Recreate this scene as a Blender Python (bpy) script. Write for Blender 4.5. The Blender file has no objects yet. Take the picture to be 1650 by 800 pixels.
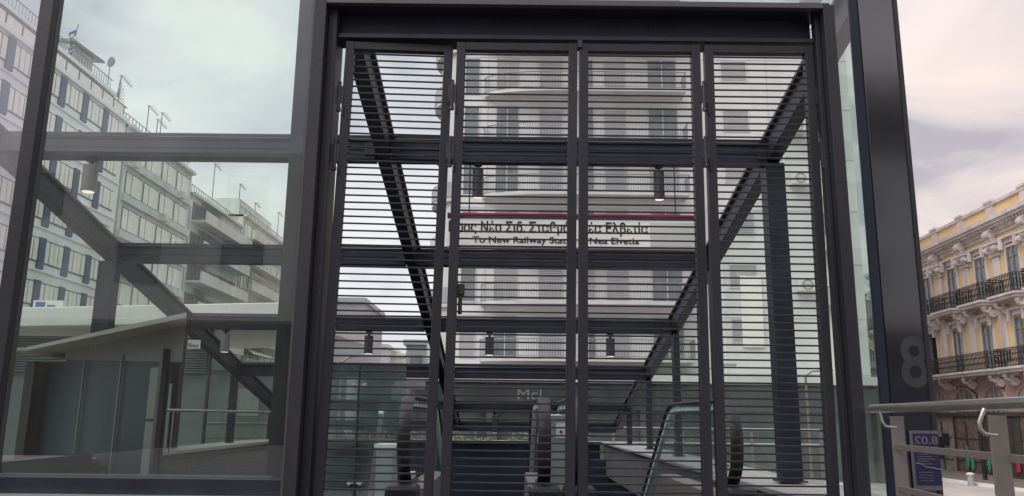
import bpy, bmesh, math, random
from mathutils import Vector, Matrix
random.seed(7)
S = bpy.context.scene
COL = S.collection
R = math.radians
# ------------------------------------------------------------------ camera
F = 1300.0; PITCH = R(11.8); ROLL = .0114; EYE = .9
fw = Vector((0, math.cos(PITCH), math.sin(PITCH))); u0 = Vector((0, -math.sin(PITCH), math.cos(PITCH))); r0 = Vector((1, 0, 0))
rt = r0*math.cos(ROLL) + u0*math.sin(ROLL); up = u0*math.cos(ROLL) - r0*math.sin(ROLL)
cd = bpy.data.cameras.new('camera'); cam = bpy.data.objects.new('camera', cd); COL.objects.link(cam)
cd.sensor_width = 36; cd.lens = F/1650*36; cd.clip_start = .05; cd.clip_end = 3000
cam.matrix_world = Matrix(((rt.x, up.x, -fw.x, 0), (rt.y, up.y, -fw.y, 0), (rt.z, up.z, -fw.z, EYE), (0, 0, 0, 1)))
S.camera = cam
S.render.resolution_x = 1024; S.render.resolution_y = 496

def at(px, py, Y):                      # a measured point of the photograph at depth Y (metres from the camera)
    d = fw + rt*((px-825)/F) + up*((400-py)/F)
    p = d*(Y/d.y); return Vector((p.x, Y, p.z+EYE))
def atX(px, py, X):
    d = fw + rt*((px-825)/F) + up*((400-py)/F)
    p = d*(X/d.x); return Vector((X, p.y, p.z+EYE))

# ------------------------------------------------------------------ world
w = bpy.data.worlds.new('World'); S.world = w; w.use_nodes = True
nt = w.node_tree; N = nt.nodes; L = nt.links; N.clear()
out = N.new('ShaderNodeOutputWorld'); bg = N.new('ShaderNodeBackground'); bg2 = N.new('ShaderNodeBackground'); mx = N.new('ShaderNodeMixShader')
sky = N.new('ShaderNodeTexSky'); sky.sky_type = 'NISHITA'; sky.sun_disc = False; sky.sun_elevation = R(46); sky.sun_rotation = R(228)
bg.inputs[1].default_value = .08; L.new(sky.outputs[0], bg.inputs[0])
tc = N.new('ShaderNodeTexCoord'); mp = N.new('ShaderNodeMapping'); mp.inputs['Scale'].default_value = (1, 1, 2.2); mp.inputs['Location'].default_value = (3.1, .4, 1.45)
L.new(tc.outputs['Generated'], mp.inputs[0])
nz = N.new('ShaderNodeTexNoise'); nz.inputs['Scale'].default_value = 3.4; nz.inputs['Detail'].default_value = 9; nz.inputs['Roughness'].default_value = .52; nz.inputs['Distortion'].default_value = .8
L.new(mp.outputs[0], nz.inputs[0])
cr = N.new('ShaderNodeValToRGB'); e = cr.color_ramp.elements
e[0].position = .34; e[0].color = (.42, .39, .43, 1); e[1].position = .68; e[1].color = (.80, .70, .68, 1)
for p_, c_ in ((.43, (.53, .475, .51, 1)), (.50, (.61, .545, .575, 1)), (.58, (.71, .62, .63, 1))):
    q = e.new(p_); q.color = c_
L.new(nz.outputs[0], cr.inputs[0])
sx = N.new('ShaderNodeSeparateXYZ'); L.new(tc.outputs['Generated'], sx.inputs[0])
mr = N.new('ShaderNodeMapRange'); mr.interpolation_type = 'SMOOTHSTEP'
for k, v in zip(range(1, 5), (.42, .95, 1.0, 2.6)): mr.inputs[k].default_value = v
L.new(sx.outputs[2], mr.inputs[0]); L.new(mr.outputs[0], bg2.inputs[1])
gd = N.new('ShaderNodeVectorMath'); gd.operation = 'DOT_PRODUCT'; gd.inputs[1].default_value = (fw + rt*((1560-825)/F) + up*((400-290)/F)).normalized()   # where the sun glows behind the cloud
L.new(tc.outputs['Generated'], gd.inputs[0])
gm = N.new('ShaderNodeMapRange'); gm.interpolation_type = 'SMOOTHSTEP'
for k, v in zip(range(1, 5), (.975, 1.0, 0, .6)): gm.inputs[k].default_value = v
L.new(gd.outputs['Value'], gm.inputs[0])
nm = N.new('ShaderNodeMath'); nm.operation = 'MULTIPLY'; n3 = N.new('ShaderNodeMapRange'); n3.inputs[1].default_value = .34; n3.inputs[2].default_value = .56
L.new(nz.outputs[0], n3.inputs[0]); L.new(gm.outputs[0], nm.inputs[0]); L.new(n3.outputs[0], nm.inputs[1])
gx = N.new('ShaderNodeMix'); gx.data_type = 'RGBA'; gx.inputs[7].default_value = (.88, .73, .62, 1)
L.new(nm.outputs[0], gx.inputs[0]); L.new(cr.outputs[0], gx.inputs[6]); 
az_ = N.new('ShaderNodeMapRange'); az_.interpolation_type = 'SMOOTHSTEP'
for k, v in zip(range(1, 5), (.15, .50, 1.0, 0.0)): az_.inputs[k].default_value = v
sx0 = N.new('ShaderNodeSeparateXYZ'); L.new(tc.outputs['Generated'], sx0.inputs[0]); L.new(sx0.outputs[0], az_.inputs[0])
cool = N.new('ShaderNodeMix'); cool.data_type = 'RGBA'; cool.blend_type = 'MULTIPLY'; cool.inputs[7].default_value = (1.06, 1.16, 1.17, 1)   # cooler, brighter cloud away from the low sun
L.new(az_.outputs[0], cool.inputs[0]); L.new(gx.outputs[2], cool.inputs[6]); L.new(cool.outputs[2], bg2.inputs[0])
mx.inputs[0].default_value = .93; L.new(bg.outputs[0], mx.inputs[1]); L.new(bg2.outputs[0], mx.inputs[2]); L.new(mx.outputs[0], out.inputs[0])

sl = bpy.data.lights.new('sun', 'SUN'); so = bpy.data.objects.new('sun', sl); COL.objects.link(so)
sl.energy = 1.5; sl.angle = R(40); sl.color = (1, .96, .9)
az = R(228); el = R(46)
sd = Vector((math.sin(az)*math.cos(el), math.cos(az)*math.cos(el), math.sin(el)))
so.rotation_euler = (-sd).to_track_quat('-Z', 'Y').to_euler(); so.location = (0, 0, 60)

S.view_settings.view_transform = 'Standard'; S.view_settings.look = 'None'; S.view_settings.exposure = .40; S.view_settings.gamma = 1
S.render.engine = 'CYCLES'
S.cycles.transparent_max_bounces = 24; S.cycles.max_bounces = 8

# ------------------------------------------------------------------ materials
def mat(name, col, rough=.6, metal=0, var=.15, scale=3.0, bump=0, spec=.5, streak=False, dirt=None, emit=0):
    m = bpy.data.materials.new(name); m.use_nodes = True; t = m.node_tree; b = t.nodes['Principled BSDF']
    b.inputs['Roughness'].default_value = rough; b.inputs['Metallic'].default_value = metal; b.inputs['Specular IOR Level'].default_value = spec
    c = t.nodes.new('ShaderNodeTexCoord'); g = t.nodes.new('ShaderNodeMapping'); t.links.new(c.outputs['Object'], g.inputs[0])
    g.inputs['Scale'].default_value = (1, 1, .18) if streak else (1, 1, 1)
    n = t.nodes.new('ShaderNodeTexNoise'); n.inputs['Scale'].default_value = scale; n.inputs['Detail'].default_value = 7; n.inputs['Roughness'].default_value = .62
    t.links.new(g.outputs[0], n.inputs[0])
    rp = t.nodes.new('ShaderNodeValToRGB'); E_ = rp.color_ramp.elements; E_[0].position = .3; E_[1].position = .7
    lo = dirt if dirt else tuple(x*(1-var) for x in col)
    E_[0].color = (*lo, 1); E_[1].color = (*[min(1, x*(1+var*.6)) for x in col], 1)
    t.links.new(n.outputs[0], rp.inputs[0]); t.links.new(rp.outputs[0], b.inputs['Base Color'])
    if bump:
        bp = t.nodes.new('ShaderNodeBump'); bp.inputs['Strength'].default_value = bump; bp.inputs['Distance'].default_value = .02
        n2 = t.nodes.new('ShaderNodeTexNoise'); n2.inputs['Scale'].default_value = scale*12; n2.inputs['Detail'].default_value = 4
        t.links.new(c.outputs['Object'], n2.inputs[0]); t.links.new(n2.outputs[0], bp.inputs['Height']); t.links.new(bp.outputs[0], b.inputs['Normal'])
    rr = t.nodes.new('ShaderNodeMapRange'); rr.inputs[3].default_value = max(.02, rough-.08); rr.inputs[4].default_value = min(1, rough+.12)
    t.links.new(n.outputs[0], rr.inputs[0]); t.links.new(rr.outputs[0], b.inputs['Roughness'])
    if emit:
        b.inputs['Emission Color'].default_value = (*col, 1); b.inputs['Emission Strength'].default_value = emit
    return m

def glass(name, tint, ior=1.5, dirt=.04, rough=.0, dcol=(.6, .62, .6), dscale=1.5, streak=False, refl=1.0):
    m = bpy.data.materials.new(name); m.use_nodes = True; t = m.node_tree; t.nodes.clear()
    o = t.nodes.new('ShaderNodeOutputMaterial'); tr = t.nodes.new('ShaderNodeBsdfTransparent'); gl = t.nodes.new('ShaderNodeBsdfGlossy')
    gl.inputs['Roughness'].default_value = rough; tr.inputs[0].default_value = (*tint, 1)
    geo = t.nodes.new('ShaderNodeNewGeometry'); dt = t.nodes.new('ShaderNodeVectorMath'); dt.operation = 'DOT_PRODUCT'
    t.links.new(geo.outputs['Incoming'], dt.inputs[0]); t.links.new(geo.outputs['Normal'], dt.inputs[1])
    def mth(op, a, b):
        q = t.nodes.new('ShaderNodeMath'); q.operation = op; q.use_clamp = op == 'SUBTRACT'
        for i, v in enumerate((a, b)):
            if v is None: continue
            if isinstance(v, (int, float)): q.inputs[i].default_value = v
            else: t.links.new(v, q.inputs[i])
        return q.outputs[0]
    f0 = 1.9*((ior-1)/(ior+1))**2                       # two surfaces of the pane
    fr_ = mth('MULTIPLY', mth('ADD', mth('MULTIPLY', mth('POWER', mth('SUBTRACT', 1, mth('ABSOLUTE', dt.outputs['Value'], None)), 5), 1-f0), f0), refl)
    m1 = t.nodes.new('ShaderNodeMixShader'); m2 = t.nodes.new('ShaderNodeMixShader')
    t.links.new(fr_, m1.inputs[0]); t.links.new(tr.outputs[0], m1.inputs[1]); t.links.new(gl.outputs[0], m1.inputs[2])
    df = t.nodes.new('ShaderNodeBsdfDiffuse'); df.inputs[0].default_value = (*dcol, 1)
    c = t.nodes.new('ShaderNodeTexCoord'); g = t.nodes.new('ShaderNodeMapping'); t.links.new(c.outputs['Object'], g.inputs[0])
    g.inputs['Scale'].default_value = (4, 4, .5) if streak else (1, 1, 1)
    n = t.nodes.new('ShaderNodeTexNoise'); n.inputs['Scale'].default_value = dscale; n.inputs['Detail'].default_value = 8; n.inputs['Roughness'].default_value = .7
    t.links.new(g.outputs[0], n.inputs[0])
    mr = t.nodes.new('ShaderNodeMapRange'); mr.inputs[1].default_value = .35; mr.inputs[2].default_value = .75; mr.inputs[3].default_value = dirt*.35; mr.inputs[4].default_value = dirt*1.8
    t.links.new(n.outputs[0], mr.inputs[0]); t.links.new(mr.outputs[0], m2.inputs[0]); t.links.new(m1.outputs[0], m2.inputs[1]); t.links.new(df.outputs[0], m2.inputs[2])
    t.links.new(m2.outputs[0], o.inputs[0])
    return m

M = {}
M['paint'] = mat('charcoal_powder_coat', (.028, .028, .035), .42, 0, .10, 3.5, .08, spec=.3, streak=True, dirt=(.017, .017, .022))
M['paint2'] = mat('dark_navy_steel_paint', (.021, .024, .040), .42, 0, .14, 3, .08, spec=.3, dirt=(.014, .014, .021))
M['warm'] = mat('bronze_grey_aluminium', (.065, .062, .068), .45, .1, .12, 5)
M['black'] = mat('black_rubber', (.012, .012, .014), .45, 0, .2, 8)
M['hinge'] = mat('oiled_steel', (.05, .05, .06), .35, .6, .2, 14)
M['steel'] = mat('brushed_stainless', (.50, .48, .45), .32, .9, .12, 30)
M['steelp'] = mat('satin_stainless_plate', (.19, .165, .155), .5, .4, .10, 20)
M['spec'] = mat('silver_trim', (.55, .60, .60), .3, .8, .05, 2)
M['panel'] = mat('grey_blue_cladding_panel', (.017, .024, .038), .55, 0, .2, 2, .03, spec=.2)
M['edge'] = mat('pale_green_edge_reflection', (.50, .66, .62), .25, 0, .2, 3)  # edge strip with the panel's pale teal reflection put into its colour
M['panel2'] = mat('pale_grey_panel', (.11, .108, .108), .55, 0, .12, 3)
M['soffit'] = mat('light_grey_soffit', (.22, .205, .19), .6, 0, .14, 3)
M['granite'] = mat('grey_granite_coping', (.30, .29, .28), .6, 0, .22, 40, .08)
M['conc'] = mat('dark_concrete', (.095, .09, .09), .75, 0, .2, 3, .2)
M['white'] = mat('white_sign_film', (.78, .76, .72), .4, 0, .05, 2)
M['red'] = mat('crimson_stripe', (.25, .008, .02), .35, 0, .05, 3)
M['blue'] = mat('navy_stripe', (.02, .02, .10), .35, 0, .05, 3)
M['ink'] = mat('black_lettering', (.012, .012, .014), .5, 0, .05, 3)
M['lamp'] = mat('lamp_lens', (1, .8, .68), .3, 0, .02, 3, emit=.8)
M['hous'] = mat('lamp_housing', (.035, .035, .04), .4, .1, .15, 6)
M['hous2'] = mat('grey_lamp_housing', (.20, .19, .19), .4, .1, .12, 6)
M['mirror_mark'] = mat('grey_mirror_image', (.028, .030, .034), .5, 0, .25, 14)
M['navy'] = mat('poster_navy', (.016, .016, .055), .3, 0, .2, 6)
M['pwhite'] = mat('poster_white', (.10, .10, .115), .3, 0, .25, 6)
M['colclad'] = mat('dark_glass_cladding', (.014, .017, .026), .10, 0, .5, 1.0, spec=.9)
M['colclad'].node_tree.nodes['Principled BSDF'].inputs['IOR'].default_value = 1.8
M['wallw'] = mat('white_render', (.60, .60, .59), .8, 0, .16, .35, .05, streak=True)
M['wallg'] = mat('pale_grey_render', (.52, .52, .51), .8, 0, .16, .35, .05, streak=True)
M['slab'] = mat('balcony_white', (.50, .50, .495), .8, 0, .2, .6, streak=True)
M['wing'] = mat('shutter_grey', (.33, .33, .34), .6, 0, .12, 1.2)
M['wglass'] = mat('window_glass_dark', (.16, .18, .18), .12, 0, .4, .8, spec=.8)
M['rail'] = mat('balcony_rail_grey', (.20, .21, .22), .5, .2, .1, 2)
M['lwall'] = mat('bleached_white_cladding', (.76, .79, .80), .7, 0, .10, .25, .04, streak=True)
M['bluep'] = mat('blue_cladding_strip', (.035, .07, .15), .55, 0, .15, .8)
M['curt'] = mat('cream_curtain', (.82, .81, .74), .9, 0, .14, 2.5, streak=True)
M['winrec'] = mat('window_shadow_frame', (.13, .14, .15), .5, 0, .2, 1)
M['lconc'] = mat('weathered_concrete', (.60, .62, .60), .85, 0, .25, .5, .1, streak=True)
M['lbrown'] = mat('sandy_parapet', (.60, .58, .52), .85, 0, .22, .5, .1, streak=True)
M['awn'] = mat('green_awning', (.10, .15, .14), .8, 0, .3, .8)
M['yell'] = mat('ochre_stucco', (.80, .57, .30), .85, 0, .12, .4, .08, dirt=(.64, .46, .26), streak=True)
M['trim'] = mat('aged_white_plaster', (.64, .58, .56), .8, 0, .2, 1.6, .25, dirt=(.46, .40, .38), streak=True)
M['pink'] = mat('pink_plaster', (.42, .275, .245), .85, 0, .22, .6, .1, dirt=(.33, .22, .2), streak=True)
M['iron'] = mat('wrought_iron', (.018, .018, .02), .5, .3, .2, 6)
M['door'] = mat('weathered_door', (.20, .19, .19), .6, 0, .3, 2)
M['shop'] = mat('dark_shopfront', (.06, .045, .042), .6, 0, .4, .8)
M['shopb'] = mat('shabby_shop_panel', (.20, .14, .12), .7, 0, .55, 2.6, dirt=(.07, .05, .045))
M['pale'] = mat('pale_shop_door', (.30, .28, .23), .7, 0, .4, 2)
M['teal'] = mat('teal_graffiti', (.08, .32, .24), .6, 0, .5, 4)
M['redp'] = mat('red_poster', (.5, .03, .05), .5, 0, .3, 4)
M['pave'] = mat('paving', (.17, .135, .12), .8, 0, .22, 1.4, .15)
M['road'] = mat('light_road', (.40, .36, .33), .8, 0, .2, .5, .1)
M['tealglass'] = mat('street_level_glass', (.075, .098, .098), .15, 0, .5, .5, spec=.8)
M['hedge'] = mat('dry_green_leaves', (.14, .15, .06), .8, 0, .4, 9)
M['kiosk'] = mat('pale_kiosk', (.42, .46, .46), .5, 0, .15, 2)
M['car'] = mat('silver_car_paint', (.38, .40, .42), .25, .4, .08, 3)
M['card'] = mat('dark_car_paint', (.05, .055, .06), .2, .3, .08, 3)
M['tail'] = mat('tail_lamp_red', (.45, .02, .02), .2, 0, .1, 3)
M['acbody'] = mat('air_conditioner_white', (.62, .61, .58), .6, 0, .12, 2)
M['bluesign'] = mat('sign_blue', (.05, .10, .40), .4, 0, .1, 2)
M['canopyw'] = mat('pale_canopy_sheet', (.58, .57, .55), .5, 0, .10, .8)
M['louvre'] = mat('grey_louvre', (.10, .11, .12), .5, 0, .15, 3)
M['gfront'] = glass('green_front_glass', (.79, .885, .835), 1.72, .018, dcol=(.62, .65, .62), dscale=.8, streak=True)
M['gleft'] = glass('lavender_reflection_glass', (.80, .80, .84), 1.9, .14, dcol=(.70, .66, .72), dscale=1.2)  # lavender reflection put into the tint and haze colour
M['groof'] = glass('dusty_roof_glass', (.95, .99, .99), 1.4, .04, dcol=(.62, .64, .62), dscale=2.2, refl=.12)
M['gside'] = glass('green_side_glass', (.80, .88, .84), 1.45, .04, dcol=(.5, .56, .54), dscale=1.6, refl=.35)
M['gesc'] = glass('balustrade_glass', (.80, .89, .87), 1.5, .06, dcol=(.55, .62, .62), dscale=3)

# ------------------------------------------------------------------ mesh tools
class MB:
    def __init__(s): s.v = []; s.f = []; s.mi = []; s.m = 0
    def add(s, vs, fs):
        b = len(s.v); s.v += [Vector(x) for x in vs]
        for f in fs: s.f.append([b+i for i in f]); s.mi.append(s.m)
        return s
    def box(s, x0, x1, y0, y1, z0, z1):
        x0, x1 = sorted((x0, x1)); y0, y1 = sorted((y0, y1)); z0, z1 = sorted((z0, z1))
        return s.add([(x0,y0,z0),(x1,y0,z0),(x1,y1,z0),(x0,y1,z0),(x0,y0,z1),(x1,y0,z1),(x1,y1,z1),(x0,y1,z1)],
                     [(0,3,2,1),(4,5,6,7),(0,1,5,4),(1,2,6,5),(2,3,7,6),(3,0,4,7)])
    def hexa(s, a): return s.add(a, [(0,3,2,1),(4,5,6,7),(0,1,5,4),(1,2,6,5),(2,3,7,6),(3,0,4,7)])
    def bar(s, a, b, w_, h_, upv=(0, 0, 1)):
        a = Vector(a); b = Vector(b); d = (b-a).normalized(); sd_ = d.cross(Vector(upv)).normalized(); u_ = sd_.cross(d).normalized()
        p = [];
        for q in (a, b):
            for i, j in ((-1,-1),(1,-1),(1,1),(-1,1)): p.append(q + sd_*i*w_/2 + u_*j*h_/2)
        return s.add(p, [(0,1,2,3),(7,6,5,4),(0,4,5,1),(1,5,6,2),(2,6,7,3),(3,7,4,0)])
    def tube(s, pts, r, n=10, rs=None):
        pts = [Vector(p) for p in pts]; b = len(s.v); prev = None
        for i, p in enumerate(pts):
            d = (pts[min(i+1, len(pts)-1)] - pts[max(i-1, 0)]).normalized()
            ref = Vector((0,0,1)) if abs(d.z) < .95 else Vector((0,1,0))
            if prev is None: a_ = d.cross(ref).normalized()
            else: a_ = (prev - d*prev.dot(d)).normalized()
            prev = a_; c_ = d.cross(a_); rr_ = rs[i] if rs else r
            for k in range(n):
                t = 2*math.pi*k/n; s.v.append(p + a_*math.cos(t)*rr_ + c_*math.sin(t)*rr_)
        for i in range(len(pts)-1):
            for k in range(n):
                s.f.append([b+i*n+k, b+i*n+(k+1)%n, b+(i+1)*n+(k+1)%n, b+(i+1)*n+k]); s.mi.append(s.m)
        s.f.append([b+k for k in range(n)][::-1]); s.mi.append(s.m)
        s.f.append([b+(len(pts)-1)*n+k for k in range(n)]); s.mi.append(s.m)
        return s
    def prism(s, poly, z0, z1):
        n = len(poly); vs = [(x, y, z0) for x, y in poly] + [(x, y, z1) for x, y in poly]
        return s.add(vs, [list(range(n))[::-1], list(range(n, 2*n))] + [(i, (i+1) % n, n+(i+1) % n, n+i) for i in range(n)])
    def sweep(s, path, prof, axis=(1, 0, 0)):        # path of points in a plane whose normal is axis; prof = (side, out)
        path = [Vector(p) for p in path]; ax = Vector(axis); b = len(s.v); n = len(prof)
        for i, p in enumerate(path):
            d = (path[min(i+1, len(path)-1)] - path[max(i-1, 0)]).normalized(); o_ = ax.cross(d).normalized()
            for a_, c_ in prof: s.v.append(p + ax*a_ + o_*c_)
        for i in range(len(path)-1):
            for k in range(n): s.f.append([b+i*n+k, b+i*n+(k+1) % n, b+(i+1)*n+(k+1) % n, b+(i+1)*n+k]); s.mi.append(s.m)
        s.f.append([b+k for k in range(n)]); s.mi.append(s.m); s.f.append([b+(len(path)-1)*n+k for k in range(n)][::-1]); s.mi.append(s.m)
        return s
    def build(s, name, m, parent=None, world=False, bevel=0, smooth=False, label=None, fix=True):
        me = bpy.data.meshes.new(name); vs = s.v
        if parent is not None and world:
            mt_ = Matrix.Identity(4); q_ = parent
            while q_ is not None: mt_ = (Matrix.Translation(q_.location) @ q_.rotation_euler.to_matrix().to_4x4()) @ mt_; q_ = q_.parent
            inv = mt_.inverted(); vs = [inv @ v for v in s.v]
        me.from_pydata([tuple(v) for v in vs], [], s.f)
        for mm in (m if isinstance(m, (list, tuple)) else [m]): me.materials.append(M[mm] if isinstance(mm, str) else mm)
        me.polygons.foreach_set('material_index', s.mi)
        if fix:
            bm = bmesh.new(); bm.from_mesh(me); bmesh.ops.recalc_face_normals(bm, faces=bm.faces); bm.to_mesh(me); bm.free()
        if smooth:
            for p in me.polygons: p.use_smooth = True
            me.set_sharp_from_angle(angle=R(40))
        o = bpy.data.objects.new(name, me); COL.objects.link(o); o.parent = parent
        if bevel:
            bv = o.modifiers.new('bevel', 'BEVEL'); bv.width = bevel; bv.segments = 2; bv.limit_method = 'ANGLE'; bv.angle_limit = R(50)
        if label: o['label'] = label
        return o

def tag(o, label, cat, group=None, kind=None):
    o['label'] = label
    if cat: o['category'] = cat
    if group: o['group'] = group
    if kind: o['kind'] = kind
    return o
def thing(name, label, cat, loc=(0, 0, 0), rz=0, group=None):
    o = bpy.data.objects.new(name, None); COL.objects.link(o); o.location = loc; o.rotation_euler = (0, 0, rz); o.empty_display_size = .2
    return tag(o, label, cat, group)
def struct(o): o['kind'] = 'structure'; return o
def kids(o): return [c for c in bpy.data.objects if c.parent == o]
def copy_tree(o, parent=None):
    c = o.copy(); COL.objects.link(c); c.parent = parent
    for k in kids(o): copy_tree(k, c)
    return c
def text(body, name, m, parent, x0, x1, z0, z1, y, extrude=.001, bold=0, mirror=False, rot=None):
    cu = bpy.data.curves.new(name, 'FONT'); cu.body = body; cu.size = 1; cu.extrude = 0; cu.offset = bold
    t = bpy.data.objects.new(name, cu); COL.objects.link(t); bpy.context.view_layer.update()
    me = bpy.data.meshes.new_from_object(t.evaluated_get(bpy.context.evaluated_depsgraph_get()))
    bpy.data.objects.remove(t); bpy.data.curves.remove(cu)
    xs = [v.co.x for v in me.vertices]; ys = [v.co.y for v in me.vertices]
    a, b, c, d = min(xs), max(xs), min(ys), max(ys)
    for v in me.vertices:
        fx = (v.co.x-a)/(b-a); fx = 1-fx if mirror else fx
        v.co = Vector((x0+(x1-x0)*fx, y, z0+(z1-z0)*(v.co.y-c)/(d-c))) - parent.location
    me.materials.append(M[m]); o = bpy.data.objects.new(name, me); COL.objects.link(o); o.parent = parent
    return o

# ------------------------------------------------------------------ ground
def gz(x, y):
    r_ = math.hypot(x, y); t = min(1, max(0, (r_-6.5)/22)); return -2.4*t*t*(3-2*t)
PX0, PX1, PY0, PY1 = -4.85, 2.3, 8.3, 19.0
def axis(lo, hi, fine, keys):
    a = set(keys); x = lo
    while x < hi:
        a.add(round(x, 3)); x += max(fine, abs(x)*.09)
    a.add(hi); return sorted(a)
xs_ = sorted(set([-k for k in axis(0, 900, 1.2, [])] + axis(0, 900, 1.2, []) + [PX0, PX1]))
ys_ = sorted(set([-k for k in axis(0, 900, 1.2, [])] + axis(0, 900, 1.2, []) + [PY0, PY1]))
g = MB(); nx = len(xs_)
g.v = [Vector((x, y, gz(x, y) - (.004 if abs(x) < 5 else 0))) for y in ys_ for x in xs_]
for j in range(len(ys_)-1):
    for i in range(nx-1):
        if xs_[i] >= PX0 and xs_[i+1] <= PX1 and ys_[j] >= PY0 and ys_[j+1] <= PY1: continue
        g.f.append([j*nx+i, j*nx+i+1, (j+1)*nx+i+1, (j+1)*nx+i]); g.mi.append(0)
struct(g.build('ground', 'road'))
# escalator pit walls and sloping floor
g = MB(); g.box(PX0-.2, PX0, PY0, PY1, -7, -.05).box(PX1, PX1+.2, PY0, PY1, -7, -.05).box(PX0, PX1, PY1, PY1+.2, -7, -.05)
g.add([(PX0, PY0, -.02), (PX1, PY0, -.02), (PX1, PY1, -6.2), (PX0, PY1, -6.2), (PX0, PY0, -.3), (PX1, PY0, -.3), (PX1, PY1, -6.5), (PX0, PY1, -6.5)], [(0,1,2,3),(7,6,5,4),(0,4,5,1),(1,5,6,2),(2,6,7,3),(3,7,4,0)])
struct(g.build('stair_pit', 'panel'))

# ------------------------------------------------------------------ canopy frame over the stairs
ZR = EYE + 4.27
def zr(y): return ZR - .235*y
BY = [7.45, 9.88, 12.3, 14.8, 17.3]
RX = [-5.0, -1.25, 2.5]
can = thing('entrance_canopy', 'dark steel canopy sloping down over the escalators, behind the louvred gate', 'canopy', (-1.25, 5.3, 0))
for x in RX:
    a = Vector((x, 5.25, zr(5.25))); b = Vector((x, 19.2, zr(19.2)))
    r_ = MB().bar(a, b, .13, .20).build('rafter', 'paint2', can, True, .006)
    MB().bar(a+Vector((0, 0, .125)), b+Vector((0, 0, .125)), .20, .03).build('rafter_flange', 'warm', r_, True)
for y in BY + [19.1]:
    z = zr(y)
    for xa, xb in ((RX[0]+.07, RX[1]-.07), (RX[1]+.07, RX[2]-.07)):
        m = MB(); m.box(xa, xb, y-.07, y+.07, z-.10, z+.05); m.box(xa, xb, y-.085, y+.085, z-.125, z-.103); m.box(xa, xb, y-.085, y+.085, z+.052, z+.075)
        m.box(xa, xb, y-.078, y-.072, z-.03, z-.02); m.box(xa, xb, y-.10, y-.08, z+.078, z+.105)
        m.build('cross_beam', 'paint2', can, True)
for x in (RX[0], RX[2]):
    for i, y in enumerate(BY):
        zb = .36 if x > 0 else (.36 if i != 1 else 1.72)
        w2 = .09 if i == 0 else .045
        if x < 0 and i == 0: continue
        if x < 0 and i == 1: w2 = .10
        m = MB(); m.box(x-w2, x+w2, y-.09, y+.09, zb, zr(y)-.12); m.box(x-w2-.03, x+w2+.03, y-.12, y+.12, zb, zb+.015)
        m.build('post', 'paint2', can, True, .004)
for (xa, xb) in ((RX[0], RX[1]), (RX[1], RX[2])):
    yy = [5.2] + BY + [19.1]
    for i in range(len(yy)-1):
        ya, yb = yy[i]+.02, yy[i+1]-.02; o_ = .165
        MB().add([(xa+.02, ya, zr(ya)+o_), (xb-.02, ya, zr(ya)+o_), (xb-.02, yb, zr(yb)+o_), (xa+.02, yb, zr(yb)+o_)], [(0,1,2,3)]).build('roof_pane', 'groof', can, True, fix=False)
for x in (RX[0], RX[2]):
    s_ = 1 if x > 0 else -1; yy = [5.35] + BY + [19.0]; x2 = x + s_*.115
    for i in range(len(yy)-1):
        ya, yb = yy[i]+.02, yy[i+1]-.02
        MB().add([(x2, ya, .36), (x2, yb, .36), (x2, yb, zr(yb)+.1), (x2, ya, zr(ya)+.1)], [(0,1,2,3)]).build('side_pane', 'gside', can, True, fix=False)

for x in RX:
    for y in BY[:3]:
        z = zr(y)
        for dx in ((-.12, .12) if x == RX[1] else ((.12,) if x < 0 else (-.12,))):
            MB().box(x+dx-.05, x+dx+.05, y-.082, y-.071, z-.09, z+.04).build('splice_plate', 'paint', can, True, .002)
            for ddx in (-.025, .025):
                for dz in (-.06, .01): MB().tube([(x+dx+ddx, y-.094, z+dz), (x+dx+ddx, y-.081, z+dz)], .011, 6).build('bolt', 'hinge', can, True)
# kerb walls round the pit
cw = thing('kerb_wall', 'grey granite coping wall along the right side of the escalators', 'wall', (2.5, 12, 0))
MB().box(2.20, 2.80, 5.4, 19.3, -.4, .30).build('wall_core', 'conc', cw, True)
MB().box(2.14, 2.84, 5.4, 19.32, .303, .345).build('coping', 'granite', cw, True, .006)
cw = thing('kerb_wall', 'grey low wall with pale coping seen through the left pane', 'wall', (-5, 12, 0))
MB().box(-5.2, -4.72, 5.4, 19.3, -.4, .33).build('wall_core', 'conc', cw, True)
MB().box(-5.25, -4.66, 5.4, 19.32, .333, .385).build('coping', 'granite', cw, True, .006)
m = MB(); m.box(-4.68, -4.45, 5.6, 8.9, .2, .46); m.build('front_ledge', 'panel', cw, True, .004)
fwl = thing('end_wall', 'dark blue-grey panelled wall closing the far end of the stairs', 'wall', (-1.25, 19.4, 0))
m = MB(); m.box(-4.6, 2.1, 19.35, 19.6, -6.2, .30); m.build('panel_face', 'panel', fwl, True)
m = MB()
for k in range(7): m.box(-4.6+k*1.0, -4.585+k*1.0, 19.335, 19.35, -6, .3)
m.build('panel_joint', 'black', fwl, True)
MB().box(-4.65, 2.15, 19.3, 19.65, .303, .34).build('coping', 'paint', fwl, True)

# ------------------------------------------------------------------ lift block to the left, behind the left pane
lb = thing('lift_block', 'dark grey clad lift block with flat slab roof behind the left pane', 'lift block', (-5.6, 11.5, 0))
MB().prism([(-6.98, 11.9), (-6.03, 11.04), (-3.22, 7.73), (-5.75, 13.5), (-6.95, 13.5)], -.6, 1.57).build('wall', 'panel', lb, True)
MB().prism([(-6.98, 11.0), (-6.58, 11.0), (-2.787, 6.9), (-3.04, 7.54), (-5.6, 13.6), (-7.1, 13.6)], 1.70, 1.745).build('roof_slab', 'soffit', lb, True)
MB().hexa([(-6.03, 11.0, 1.58), (-3.03, 7.50, 1.36), (-5.55, 13.5, 1.36), (-6.9, 13.5, 1.58), (-6.03, 11.0, 1.698), (-3.03, 7.50, 1.698), (-5.55, 13.5, 1.698), (-6.9, 13.5, 1.698)]).build('reflection_band', 'conc', lb, True)  # grey band reflected in the front glass, built here as a solid piece
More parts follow.
